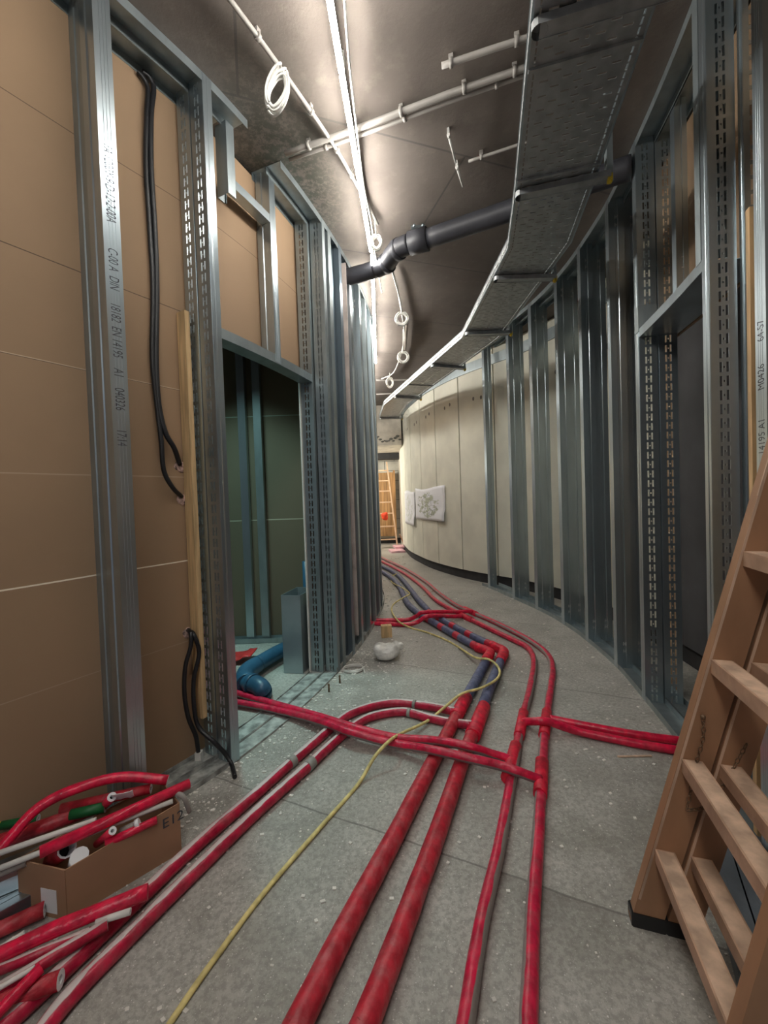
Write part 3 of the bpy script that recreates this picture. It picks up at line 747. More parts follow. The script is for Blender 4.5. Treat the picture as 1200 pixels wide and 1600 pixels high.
for a, b in secs:
    bm = NB(); A, B = TC[a], TC[b]; na, nb = miter(a), miter(b); L = (B-A).length
    def XT(v, f, z): return (A+na*v).lerp(B+nb*v, f)+Vector((0, 0, TZ+z))
    rows = max(2, int(L/.028)); cols = 9
    for i in range(rows):
        f0, f1 = i/rows, (i+1)/rows
        for j in range(cols):
            v0 = -TWD/2+TWD*j/cols; v1 = v0+TWD/cols; vm = (v0+v1)/2; fm = (f0+f1)/2; df = (f1-f0)
            if j in (0, 8): hole = (vm-.003, vm+.003, fm-df*.38, fm+df*.38)
            elif (i+j) % 2 == 0: hole = (v0+.005, v1-.005, fm-df*.13, fm+df*.13)
            elif j == 4: hole = (vm-.005, vm+.005, fm-df*.2, fm+df*.2)
            else: hole = None
            def q(pp): bm.faces.new([bm.verts.new(XT(x[0], x[1], 0)) for x in pp])
            if hole is None: q([(v0, f0), (v1, f0), (v1, f1), (v0, f1)])
            else:
                h0, h1, k0, k1 = hole
                q([(v0, f0), (v1, f0), (h1, k0), (h0, k0)]); q([(v1, f0), (v1, f1), (h1, k1), (h1, k0)])
                q([(v1, f1), (v0, f1), (h0, k1), (h1, k1)]); q([(v0, f1), (v0, f0), (h0, k0), (h0, k1)])
        for sgn in (-1, 1):
            v = sgn*TWD/2
            def q2(pp): bm.faces.new([bm.verts.new(XT(v+(sgn*.004 if x[1] > .05 else 0), x[0], x[1])) for x in pp])
            fm = (f0+f1)/2; df = f1-f0; z0, z1 = 0, .06; k0, k1 = fm-df*.36, fm+df*.36; h0, h1 = .026, .034
            q2([(f0, z0), (f1, z0), (k1, h0), (k0, h0)]); q2([(f1, z0), (f1, z1), (k1, h1), (k1, h0)]); q2([(f1, z1), (f0, z1), (k0, h1), (k1, h1)]); q2([(f0, z1), (f0, z0), (k0, h0), (k0, h1)])
    bmesh.ops.remove_doubles(bm, verts=bm.verts, dist=.0001)
    o = link('perforated_section', bm, tray_m, root); md = o.modifiers.new('thickness', 'SOLIDIFY'); md.thickness = .0015; md.offset = 0
    bm = NB()
    for sgn in (-1, 1):
        for zz in (.061, .0): bar(bm, XT(sgn*(TWD/2+.003), 0, zz), XT(sgn*(TWD/2+.003), 1, zz), .008, .005)
    link('rolled_edge', bm, galv, root)
# joint strips
def tray_at(y):
    for a, b in secs:
        if TC[a].y <= y <= TC[b].y:
            f = (y-TC[a].y)/(TC[b].y-TC[a].y); t = (TC[b]-TC[a]).normalized(); return TC[a].lerp(TC[b], f), t, Vector((t.y, -t.x, 0))
for y in (1.12, 1.40, 1.90, 2.03, 5.4):
    p, t, n = tray_at(y); bm = NB(); bar(bm, p-n*TWD/2+Vector((0, 0, TZ-.006)), p+n*TWD/2+Vector((0, 0, TZ-.006)), .012, .010); link('joint_strip', bm, tray_m, root)
for k, (y, lab) in enumerate(((1.26, 'nearest cantilever arm under the cable tray, top edge of view'), (1.97, 'cantilever arm under the cable tray beside the drain pipe'), (2.78, 'cantilever arm under the cable tray, third from the camera'),
                              (3.70, 'cantilever arm under the cable tray, fourth from the camera'), (4.62, 'cantilever arm under the cable tray, fifth from the camera'), (6.0, 'cantilever arm under the cable tray, second from its far end'), (7.5, 'cantilever arm under the far end of the cable tray'))):
    p, t, n = tray_at(y); z = TZ-.030
    r_ = thing('tray_support_arm', lab, 'bracket', tuple(p+Vector((0, 0, z))), 'support arms under the cable tray')
    a = p-n*(TWD/2-.02)+Vector((0, 0, z)); b = p+n*(TWD/2+.06)+Vector((0, 0, z))
    bm = NB(); bar(bm, a, b, .05, .004); bar(bm, a+t*.024+Vector((0, 0, .010)), b+t*.024+Vector((0, 0, .010)), .003, .028); bar(bm, a-t*.024+Vector((0, 0, .010)), b-t*.024+Vector((0, 0, .010)), .003, .028)
    disc(bm, a-Vector((0, 0, .003)), (0, 0, 1), .026, 12, .026)
    link('arm', bm, tray_m, r_)
    bm = NB(); c = p+n*(TWD/2+.045); obox(bm, c+Vector((0, 0, (z+H)/2)), t*.02, n*.002, (0, 0, (H-z)/2)); obox(bm, c+t*.02+n*.018+Vector((0, 0, (z+H)/2)), t*.002, n*.018, (0, 0, (H-z)/2)); link('hanger_post', bm, galv2, r_)
    bm = NB(); obox(bm, b+Vector((0, 0, 0)), t*.014, n*.010, (0, 0, .016)); ball(bm, b-Vector((0, 0, .014)), .013, 1); link('end_cap', bm, yellow_m, r_)['label'] = 'yellow end cap'

# ------------------------------------------------------------------ floor pipes
def F(lst, r): return [P(a[0], a[1], a[2] if len(a) > 2 else r) for a in lst]
BR = .031
# big pipe, left
def subpath(pts, i, j): return pts[i:j+1]
pg = 'insulated supply pipes along the floor'
root = thing('insulated_pipe', 'thick dusty red pipe turning blue past its joint, left of the thick pair', 'pipe', tuple(P(620, 1306)), pg)
A = F([(440, 1650), (468, 1595), (547, 1437), (617, 1306), (683, 1177), (727, 1093)], BR)
tube('red_insulation', [A[0]+(A[0]-A[1])*6]+A, BR, red_main, root, seg=20, wob=.04)
B = F([(725, 1097), (745, 1060), (761, 1030)], BR); tube('blue_insulation', B, BR*.97, blue_film, root, seg=20, wob=.04)
tube('taped_elbow', F([(758, 1034), (765, 1022), (763, 1018), (745, 1011)], BR), BR*1.12, red_tape, root, seg=20, wob=.12)
tube('banded_insulation', F([(748, 1012), (713, 993), (680, 974), (657, 961)], BR), BR*.97, blue_ring, root, seg=20, wob=.04)
tube('blue_insulation', F([(658, 961), (645, 951), (635, 940), (629, 927), (623, 915), (613, 904), (598, 894), (575, 884)], BR), BR*.97, blue_film, root, seg=20, wob=.04)
tube('taped_joint', F([(712, 1120), (729, 1090)], BR), BR*1.13, red_tape, root, seg=20, wob=.12)
root = thing('insulated_pipe', 'thick dusty red pipe turning blue past its joint, right of the thick pair', 'pipe', tuple(P(680, 1306)), pg)
A = F([(548, 1650), (573, 1595), (640, 1420), (684, 1300), (722, 1190), (752, 1110)], BR)
tube('red_insulation', [A[0]+(A[0]-A[1])*6]+A, BR, red_main, root, seg=20, wob=.04)
tube('blue_insulation', F([(751, 1113), (765, 1075), (784, 1028)], BR), BR*.97, blue_film, root, seg=20, wob=.04)
tube('taped_elbow', F([(781, 1034), (787, 1021), (785, 1016), (768, 1008)], BR), BR*1.12, red_tape, root, seg=20, wob=.12)
tube('banded_insulation', F([(771, 1009), (740, 995), (695, 971), (670, 956)], BR), BR*.97, blue_ring, root, seg=20, wob=.04)
tube('blue_insulation', F([(671, 956), (661, 945), (652, 935), (641, 921), (630, 907), (617, 895), (600, 886), (578, 877)], BR), BR*.97, blue_film, root, seg=20, wob=.04)
tube('taped_joint', F([(738, 1150), (756, 1104)], BR), BR*1.15, red_tape, root, seg=20, wob=.12)
TR = .0205
root = thing('insulated_pipe', 'slim red pipe with grey seam, left of the slim pair right of the thick pipes', 'pipe', tuple(P(760, 1400)), pg)
A = F([(716, 1660), (728, 1595), (754, 1437), (781, 1320), (800, 1213), (814, 1133), (826, 1087), (834, 1045), (833, 1025), (822, 1010), (800, 999), (760, 980), (730, 965), (705, 952), (680, 937), (660, 917), (635, 898), (610, 884), (585, 872)], TR)
tube('insulation', [A[0]+(A[0]-A[1])*4]+A, TR, red_seam, root, seg=16, wob=.05)
tube('taped_joint', F([(793, 1218), (806, 1165)], TR), TR*1.3, red_tape, root, seg=16, wob=.15)
tube('taped_joint', F([(811, 1150), (818, 1113)], TR), TR*1.25, red_tape, root, seg=16, wob=.15)
tube('taped_joint', F([(738, 969), (716, 959)], TR), TR*1.25, red_tape, root, seg=14, wob=.15)
root = thing('insulated_pipe', 'slim red pipe with grey seam, rightmost pipe running along the floor', 'pipe', tuple(P(840, 1400)), pg)
A = F([(824, 1660), (826, 1595), (832, 1437), (840, 1320), (845, 1236), (852, 1133), (860, 1075), (863, 1046), (855, 1022), (825, 999), (775, 973), (733, 955), (710, 944), (685, 926), (665, 909), (635, 890), (612, 879), (588, 868)], TR)
tube('insulation', [A[0]+(A[0]-A[1])*4]+A, TR, red_seam_l, root, seg=16, wob=.05)
tube('taped_joint', F([(844, 1242), (847, 1190)], TR), TR*1.3, red_tape, root, seg=16, wob=.15)
tube('taped_joint', F([(850, 1150), (855, 1112)], TR), TR*1.25, red_tape, root, seg=16, wob=.15)
tube('taped_joint', F([(745, 960), (726, 951)], TR), TR*1.25, red_tape, root, seg=14, wob=.15)
# left pair
LR = .022
root = thing('insulated_pipe', 'red pipe with silver seam sweeping from lower left to the thick pipes, outer of two', 'pipe', tuple(P(300, 1367)), pg)
A = F([(45, 1640), (110, 1557), (213, 1453), (300, 1367), (397, 1273), (475, 1203), (525, 1157), (555, 1133), (583, 1119), (629, 1112), (667, 1121), (705, 1129), (738, 1133, .04)], LR)
tube('insulation', [A[0]+(A[0]-A[1])*2]+A, LR, red_silver, root, seg=16, wob=.04)
for px, py, qx, qy in ((480, 1199, 489, 1190), (637, 1113, 642, 1114)): tube('cable_tie', F([(px, py), (qx, qy)], LR), LR*1.1, cond_m, root, seg=14, sm=0)
root = thing('insulated_pipe', 'red pipe with silver seam sweeping from lower left to the thick pipes, inner of two', 'pipe', tuple(P(300, 1327)), pg)
A = F([(-40, 1640), (20, 1590), (120, 1497), (233, 1390), (300, 1327), (397, 1243), (452, 1194), (513, 1141), (545, 1117), (583, 1103), (620, 1098), (667, 1103), (712, 1112, .04)], LR)
tube('insulation', A, LR, red_silver, root, seg=16, wob=.04)
for px, py, qx, qy in ((452, 1194, 460, 1187), (646, 1100, 650, 1101)): tube('cable_tie', F([(px, py), (qx, qy)], LR), LR*1.1, cond_m, root, seg=14, sm=0)
# cross pipes from left doorway (lifted over the others)
CR = .019
root = thing('insulated_pipe', 'red branch pipe from the left doorway over the floor pipes, farther of two', 'pipe', tuple(P(433, 1103)), pg)
tube('insulation', F([(330, 1072, .03), (373, 1084, .03), (433, 1101, .03), (503, 1121, .055), (564, 1140, .07), (620, 1153, .045), (665, 1156, .06), (700, 1160, .085), (737, 1168, .085), (765, 1177, .05), (800, 1188, .025)], CR), CR, red_cross, root, seg=14, wob=.05)
root = thing('insulated_pipe', 'red branch pipe from the left doorway over the floor pipes, nearer of two', 'pipe', tuple(P(433, 1113)), pg)
tube('insulation', F([(330, 1093, .03), (373, 1098, .03), (443, 1112, .03), (503, 1128, .055), (550, 1145, .07), (601, 1159, .045), (640, 1166, .055), (680, 1173, .085), (737, 1186, .085), (780, 1196, .065), (807, 1205, .065), (845, 1219, .03)], CR), CR, red_cross, root, seg=14, wob=.05)
root = thing('insulated_pipe', 'bright red branch pipe leading right into the right doorway, farther of two', 'pipe', tuple(P(900, 1131)), pg)
tube('insulation', F([(856, 1122), (900, 1131), (975, 1145), (1050, 1156), (1130, 1166)], CR), CR, red_bright, root, seg=14, wob=.06)
root = thing('insulated_pipe', 'bright red branch pipe leading right into the right doorway, nearer of two', 'pipe', tuple(P(900, 1143)), pg)
tube('insulation', F([(816, 1128, .025), (838, 1127, .06), (858, 1128, .064), (900, 1142, .025), (975, 1158), (1043, 1170), (1130, 1182)], CR), CR, red_bright, root, seg=14, wob=.06)
root = thing('insulated_pipe', 'red branch pipe leading left into the left frame, farther of two', 'pipe', tuple(P(640, 966)), pg)
tube('insulation', F([(738, 955, .04), (715, 956, .05), (690, 956, .09), (660, 957, .10), (652, 962, .06), (638, 968, .02), (610, 969), (585, 969), (560, 968)], CR), CR, red_bright, root, seg=14, wob=.06)
root = thing('insulated_pipe', 'red branch pipe leading left into the left frame, nearer of two', 'pipe', tuple(P(640, 972)), pg)
tube('insulation', F([(722, 963, .03), (700, 963, .05), (680, 962, .09), (665, 964, .09), (652, 972, .04), (635, 976, .02), (610, 975), (585, 974), (558, 973)], CR), CR, red_bright, root, seg=14, wob=.06)
# yellow hose
hr = .0075
hp = [(225, 1660), (265, 1600), (300, 1548), (340, 1492), (415, 1392), (503, 1290), (559, 1226), (585, 1183, .06), (606, 1160, .09), (625, 1147, .05), (667, 1127, .02), (695, 1105, .055), (722, 1084, .08), (752, 1075, .08), (775, 1062, .07), (781, 1050, .085), (775, 1038, .085), (762, 1030, .085), (742, 1027, .05), (715, 1010), (695, 999), (667, 988), (642, 981), (622, 970, .06), (612, 954), (616, 943), (632, 933, .06), (640, 928, .07), (637, 924, .06), (626, 917, .06), (613, 910), (611, 902, .02), (620, 896, .07)]
tube('yellow_hose', F(hp, hr), hr, hose_m, seg=10, sm=8); tag(bpy.data.objects['yellow_hose'], 'thin dusty yellow hose snaking over the floor pipes', 'hose')

# ------------------------------------------------------------------ floor items
# plastic bag
bm = NB(); c = P(604, 1030, 0)
vs = ball(bm, c+Vector((0, 0, .058)), .085, 4, (1.12, .85, .70))
tn = P(628, 1000, 0)
for v in vs:
    d = v.co-c; v.co += d.normalized()*.026*noise.noise(v.co*16)+d.normalized()*.014*abs(noise.noise(v.co*42))
    if v.co.z < .006: v.co.z = .006
vs = ball(bm, c+Vector((.085, .07, .075)), .045, 3, (1.1, .6, .7))
for v in vs: v.co += Vector((0, 0, .02*noise.noise(v.co*30))) + Vector((.012*noise.noise(v.co*45), 0, 0))
tag(link('rubbish_bag', bm, bag_m, smooth=True), 'knotted cloudy plastic bag of rubbish on the floor', 'bag')
bm = NB(); c = P(604, 996, 0); obox(bm, c+Vector((0, .02, .05)), (.045, .005, 0), (-.003, .03, 0), (0, 0, .05)); tag(link('wood_block', bm, pine), 'small pale wood block behind the plastic bag', 'block')
# wire coil on floor
pts = []; c = P(552, 1046, .006)
for k in range(49):
    a = 2*PI*k/12; pts.append(c+Vector(((.072+.004*math.sin(k))*math.cos(a), (.052+.004*math.cos(k*1.3))*math.sin(a), .004*(k//12)+.002*math.sin(k*.7))))
pts.append(P(570, 1052, .006))
bm = NB(); sweep(bm, pts, .0042, 8, 3); tag(link('wire_coil', bm, white_p), 'white wire coiled on the floor beside the left frame', 'cable coil')
for k, (px, py, lab) in enumerate(((514, 1078, 'small steel peg standing in the floor, nearer of two'), (531, 1064, 'small steel peg standing in the floor, farther of two'))):
    c = P(px, py+3, 0); bm = NB(); sweep(bm, [c, c+Vector((0, 0, .045))], .006, 8, 0); ball(bm, c+Vector((0, 0, .045)), .008, 1); tag(link('floor_peg', bm, rust_m), lab, 'peg', 'pegs beside the left frame')
# debris
bm = NB(); random.seed(11)
for k in range(3600):
    if k < 2600:
        q = None
        while q is None:
            p, t, n = LW.at(random.uniform(LW.sY(.8), LW.s[-1])); dn = random.uniform(.0, 2.0); q = p+n*dn
            if q.y > .5 and q.x > [RW.at(RW.sY(q.y))[0].x, .35+.0*q.y][q.y > 5.1]: q = None
        x, y = q.x, q.y
    else:
        s = random.uniform(LW.sY(1.3), LW.sY(3.2)); p, t, n = LW.at(s); q = p+n*abs(random.gauss(0, .18)); x, y = q.x, q.y
    s = random.choice((.0008, .001, .0012, .0015, .002, .0035)) * (1 + .2*y); a = random.uniform(0, PI)
    obox(bm, (x, y, s*.4), (s*math.cos(a)*random.uniform(.8, 2), s*math.sin(a), 0), (-s*math.sin(a), s*math.cos(a), 0), (0, 0, s*.45))
tag(link('plaster_debris', bm, debris_m), 'pale plaster chips and dust scattered over the floor', 'debris', kind='stuff')
for (a, b, lab) in ((((965, 1182)), (1018, 1181), 'pale wood splinter on the floor left of the ladder'), ((662, 931), (678, 922), 'pale wood splinter on the far floor beside the red pipes')):
    bm = NB(); bar(bm, P(*a, .004), P(*b, .004), .008, .005); tag(link('wood_splinter', bm, wood_worn), lab, 'splinter')

# ------------------------------------------------------------------ side room contents
st = Vector((-1.205, 3.36, 0))
for dx, lab, m in ((0, 'teal lit steel stud before the side room back wall', galv), (.13, 'dark steel stud beside the teal one in the side room', galv2)):
    root = thing('metal_stud', lab, 'stud', (st.x+dx, st.y, 0)); bm = NB()
    extrude_open(bm, [(dx+.06, .045), (dx+.06, 0), (dx, 0), (dx, .045)], .002, .01, H-.01, lambda u, n, z: Vector((st.x+u, st.y+n, z))); link('profile', bm, m, root)
bm = NB(); box(bm, (-2.5, 3.33, .0), (-.56, 3.415, .003)); box(bm, (-2.5, 3.33, 0), (-.56, 3.333, .04)); box(bm, (-2.5, 3.412, 0), (-.56, 3.415, .04)); tag(link('floor_track', bm, galv2), 'floor track along the back of the side room', 'track')
# sheet metal duct box
b0 = P(444, 1052); b1 = b0+Vector((.135, -.02, 0)); dpt = Vector((.06, .24, 0)); hB = .545
root = thing('duct_box', 'open topped galvanized sheet metal box on the side room floor', 'box', tuple(b0))
bm = NB(); cs = [b0, b1, b1+dpt, b0+dpt]
for i in range(4):
    a, b = cs[i], cs[(i+1) % 4]; d = (b-a).normalized(); nrm = Vector((d.y, -d.x, 0))
    obox(bm, (a+b)/2+Vector((0, 0, hB/2+.001)), (b-a)/2, nrm*.0015, (0, 0, hB/2))
link('shell', bm, mat('bluish_sheet_steel', (.36, .45, .48), .4, .6, .08, 5), root)
bm = NB(); hexa(bm, [q+Vector((0, 0, .003)) for q in cs]+[q+Vector((0, 0, .006)) for q in cs]); link('base', bm, galv2, root)
# blue drain
root = thing('drain_pipe', 'blue plastic drain pipe with elbow going into the side room floor', 'pipe', tuple(P(400, 1080)))
z = .075
tube('straight_pipe', [P(470, 1004, z), P(440, 1016, z), P(398, 1040, z)], .052, pipe_blue, root, seg=20)
tube('bend', [P(402, 1038, z), P(388, 1047, z), P(382, 1056, z), P(384, 1068, z)], .056, pipe_blue, root, seg=20)
tube('bend', [P(378, 1060, z), P(392, 1068, z), P(404, 1072, z), P(410, 1078, z*.8), P(411, 1083, .03), P(411, 1084, .0)], .054, pipe_blue, root, seg=20)
tube('socket_ring', [P(392, 1068, z), P(396, 1069.5, z)], .062, pipe_blue, root, seg=20, sm=0)
q = PY(479, 900, 3.1); tube('blue_riser', [(q.x, 3.1, 0), (q.x, 3.1, .72)], .03, pipe_blue, sm=0, seg=16); tag(bpy.data.objects['blue_riser'], 'blue vertical pipe behind the sheet metal box', 'pipe')
bm = NB(); c = P(376, 1036, .0)
for i in range(8):
    for j in range(6): bm.verts.new(c+Vector((-.10+i*.027, -.05+j*.035, .02+.05*abs(noise.noise(Vector((i*.7, j*.8, 3))))+.006*i)))
bm.verts.ensure_lookup_table()
for i in range(7):
    for j in range(5): bm.faces.new([bm.verts[i*6+j], bm.verts[(i+1)*6+j], bm.verts[(i+1)*6+j+1], bm.verts[i*6+j+1]])
o = link('red_bag', bm, mat('red_bag_film', (.55, .03, .03), .5), smooth=True); o.modifiers.new('t', 'SOLIDIFY').thickness = .006; tag(o, 'crumpled red bag on the side room floor by the blue pipe', 'bag')

# ------------------------------------------------------------------ cables on the brown board
_, tB, nB = LW.at(LW.sY(1.6)); pB, _, _ = LW.at(LW.sY(1.6))
def BD(px, py, off=.012): return PP(px, py, pB+nB*(-.2+off), nB)
def cable(px_pts, r, lab, extra=(), name='black_cable', grp='black cables on the brown board'):
    o = tube(name, [BD(a, b, c if c else .012) for a, b, c in px_pts]+list(extra), r, black_r, seg=10, sm=6); tag(o, lab, 'cable', grp); return o
cable([(215, 112, .015), (224, 122, .02), (231, 140, .02), (229, 180, .02), (228, 260, .015), (234, 360, .015), (239, 450, .015), (238, 560, .015), (246, 640, .02), (252, 690, .03), (256, 735, .03), (270, 762, .03), (284, 776, .005)], .010, 'black cable hanging down the brown board to the lower putty hole')
cable([(222, 112, .015), (234, 122, .02), (240, 140, .02), (236, 180, .02), (236, 260, .015), (242, 360, .015), (245, 450, .015), (244, 560, .015), (248, 630, .02), (258, 675, .03), (272, 700, .03), (281, 726, .005)], .011, 'black cable hanging down the brown board to the upper putty hole')
cable([(294, 984, .003), (298, 990, .05), (298, 1010, .06), (290, 1040, .05), (288, 1080, .05), (294, 1120, .05), (306, 1150, .05), (310, 1176, .03)], .0095, 'black cable looping from the low putty hole down to the floor track')
cable([(296, 986, .003), (303, 992, .06), (311, 1020, .07), (303, 1060, .06), (303, 1100, .06), (310, 1135, .08), ], .0095, 'black cable looping from the low putty hole out onto the floor', [P(335, 1160, .12), P(352, 1178, .05), P(362, 1195, .012), P(367, 1214, .012)])
for px, py, lab in ((281, 729, 'pink putty plug around the upper cable hole'), (285, 781, 'pink putty plug around the middle cable hole'), (294, 989, 'pink putty plug around the low pair of cables')):
    c = BD(px, py, .0); bm = NB(); vs = ball(bm, c, .026, 3, (1, 1, 1))
    for v in vs:
        d = v.co-c; d -= nB*d.dot(nB)*.75; v.co = c+d*(1+.25*noise.noise(v.co*60))
    tag(link('putty_plug', bm, putty, smooth=True), lab, 'putty plug', 'putty plugs in the brown board')
c = BD(311, 1180, .03); bm = NB(); obox(bm, c, (.014, 0, 0), (0, .014, 0), (0, 0, .018)); tag(link('cable_clip', bm, white_p), 'pale clip at the lower end of the short black cable', 'clip')

# ------------------------------------------------------------------ cardboard box and scraps
bA, bD = P(106, 1438), P(283, 1331)
bB, bC = bA+Vector((-.17, .035, 0)), bD+Vector((-.13, .12, 0)); hb = .165
root = thing('cardboard_box', 'open brown cardboard box filled with pipe offcuts by the left wall', 'box', tuple((bA+bC)/2))
cs = [bA, bD, bC, bB]; bm = NB()
for i in range(4):
    a, b = cs[i], cs[(i+1) % 4]; d = (b-a).normalized(); nrm = Vector((d.y, -d.x, 0)); h2 = [.150, .172, .172, .155]
    t_ = nrm*.002; za, zb = (h2[i], h2[(i+1) % 4])
    hexa(bm, [a-t_, b-t_, b+t_, a+t_, a-t_+Vector((0, 0, za)), b-t_+Vector((0, 0, zb)), b+t_+Vector((0, 0, zb)), a+t_+Vector((0, 0, za))])
hexa(bm, [q+Vector((0, 0, .001)) for q in cs]+[q+Vector((0, 0, .004)) for q in cs])
link('carton', bm, cardb, root)
carton = root.children[0]
dD = (bD-bA).normalized(); nf = Vector((dD.y, -dD.x, 0))
text_mesh('E12', .046, tuple(bA.lerp(bD, .82)+nf*.0035+Vector((0, 0, .115))), tuple(dD), (0, 0, 1), ink_m, carton, 'handwriting')
dl = (bB-bA).normalized(); nl_ = Vector((-dl.y, dl.x, 0)); nl_ = nl_ if nl_.y < 0 else -nl_
bm = NB(); obox(bm, bA.lerp(bB, .35)+nl_*.003+Vector((0, 0, .05)), dl*.028, nl_*.0006, (0, 0, .035)); sub('paper_label', bm, paper_m, carton)
bm = NB()
def offcut(name, a, b, r, m, lab, mid=None, hollow=.45, grp='pipe offcuts in the cardboard box', seg=12, wob=.05, cat='pipe offcut'):
    pts = [a]+(mid or [])+[b]; bm = NB(); sweep(bm, pts, r, seg, 6 if mid else 0, wob=wob, hollow=hollow)
    o = link(name, bm, [m, paper_m, dark_gap]); tag(o, lab, cat, grp); return o
Z = lambda px, py, z: P(px, py, z)
offcut('red_offcut', Z(-30, 1360, .16), Z(262, 1219, .22), .016, red_bright, 'long arched red tube curving over the box, highest of the offcuts', [Z(8, 1318, .20), Z(60, 1262, .25), Z(120, 1232, .27), (Z(190, 1214, .26))], grp=None)
offcut('red_offcut', Z(62, 1332, .20), Z(296, 1224, .20), .0165, red_bright, 'long straight crinkled red tube lying across the box', wob=.12, grp=None)
offcut('white_pipe', Z(-30, 1343, .19), Z(150, 1281, .205), .008, white_p, 'white plastic pipe poking out of the box to the left, upper of two', hollow=.6, grp=None)
offcut('white_pipe', Z(-30, 1368, .165), Z(270, 1252, .18), .008, white_p, 'white plastic pipe poking out of the box to the left, lower of two', hollow=.6, grp=None)
offcut('grey_pipe', Z(-20, 1372, .14), Z(42, 1347, .15), .011, cond_m, 'hollow grey pipe end left of the box', hollow=.6, grp=None)
offcut('red_offcut', Z(95, 1264, .19), Z(236, 1232, .20), .016, red_main, 'dark red tube lying in the box behind the arched tube', grp=None)
offcut('red_offcut', Z(-20, 1322, .15), Z(150, 1262, .17), .022, red_main, 'dark red tube at the back of the box beneath the arched tube', grp=None)
offcut('green_offcut', Z(110, 1273, .19), Z(165, 1261, .19), .016, green_m, 'dark green foam tube in the middle of the box', hollow=.4, grp=None)
offcut('green_offcut', Z(2, 1290, .17), Z(60, 1279, .17), .013, green_m, 'dark green foam tube at the left end of the box', hollow=.4, grp=None)
c = Z(1, 1290, .17); bm = NB(); ball(bm, c-Vector((.006, 0, 0)), .011, 2); go = bpy.data.objects['green_offcut.001']; link('yellow_cap', bm, yellow_m, go, smooth=True)['label'] = 'yellow end cap'
offcut('red_offcut', Z(160, 1262, .17), Z(175, 1245, .24), .014, red_bright, 'short red stub standing beside the green tube', grp=None)
offcut('red_offcut', Z(152, 1318, .13), Z(176, 1298, .19), .012, red_bright, 'short red stub poking up inside the box front', grp=None)
offcut('red_offcut', Z(164, 1319, .155), Z(245, 1281, .16), .012, red_bright, 'thin red tube with a pale hollow end along the box front', hollow=.55, grp=None)
offcut('red_offcut', Z(82, 1340, .10), Z(105, 1325, .16), .026, red_main, 'wide dark red tube end inside the left of the box', hollow=.8, grp=None)
offcut('white_roll', Z(120, 1349, .10), Z(124, 1338, .155), .024, paper_m, 'white paper roll end inside the left of the box', hollow=0, grp=None, cat='roll')
offcut('grey_pipe', Z(188, 1300, .15), Z(216, 1286, .165), .011, cond_m, 'short grey pipe inside the box with a white collar', grp=None)
bm = NB(); a = Z(212, 1289, .166); b = Z(218, 1285, .17); sweep(bm, [a, b], .0145, 12, 0); tag(link('white_collar', bm, paper_m), 'white collar on the short grey pipe in the box', 'collar')
bm = NB(); c = Z(192, 1247, .235); dd = (Z(230, 1240, .235)-Z(170, 1252, .235)).normalized()
for i in range(7):
    for j in range(4): bm.verts.new(c+dd*(-.03+i*.01)+Vector((-.004*j, .008*j, .018-.012*j+.005*noise.noise(Vector((i*.9, j, 1))))))
bm.verts.ensure_lookup_table()
for i in range(6):
    for j in range(3): bm.faces.new([bm.verts[i*4+j], bm.verts[(i+1)*4+j], bm.verts[(i+1)*4+j+1], bm.verts[i*4+j+1]])
o = link('torn_label', bm, paper_m); o.modifiers.new('t', 'SOLIDIFY').thickness = .0012; tag(o, 'torn white paper label stuck over the tubes in the box', 'label')
offcut('grey_pipe', Z(272, 1238, .19), Z(296, 1268, .12), .008, cond_m, 'bent grey hose end hanging over the right end of the box', [Z(287, 1246, .185)], hollow=0, grp=None, cat='hose')
# pile in the lower left corner
offcut('red_offcut', Z(-60, 1520, .06), Z(231, 1393, .085), .019, red_bright, 'crinkled bright red sleeve lying on the lower left pile', [Z(100, 1446, .08)], wob=.12, grp=None, hollow=0)
offcut('white_pipe', Z(150, 1441, .07), Z(204, 1424, .075), .0085, white_p, 'short white pipe tip poking from the silver wrapped tube', grp=None, hollow=.5)
offcut('red_offcut', Z(-50, 1575, .05), Z(168, 1444, .065), .015, red_silver, 'silver seamed red tube with torn film end in the lower left pile', wob=.12, grp=None, hollow=.6)
offcut('red_offcut', Z(-60, 1540, .045), Z(140, 1457, .06), .013, red_silver, 'thin silver seamed red tube under the crinkled sleeve', wob=.1, grp=None, hollow=0)
offcut('white_pipe', Z(-20, 1494, .05), Z(38, 1458, .06), .007, white_p, 'thin white pipe end at the lower left edge', grp=None, hollow=.5)
offcut('red_offcut', Z(-60, 1640, .05), Z(64, 1512, .08), .014, red_bright, 'short red tube crossing the lower left pile on top', wob=.15, grp=None)
offcut('white_pipe', Z(-50, 1572, .06), Z(54, 1512, .075), .006, white_p, 'thin white pipe lying along the lower left pile', grp=None, hollow=.5)
offcut('red_offcut', Z(-60, 1590, .03), Z(95, 1530, .05), .02, red_main, 'dull red tube low in the lower left pile', wob=.1, grp=None)
offcut('red_offcut', Z(-60, 1480, .025), Z(70, 1420, .03), .02, red_main, 'dull red tube on the floor behind the cardboard box', wob=.1, grp=None)
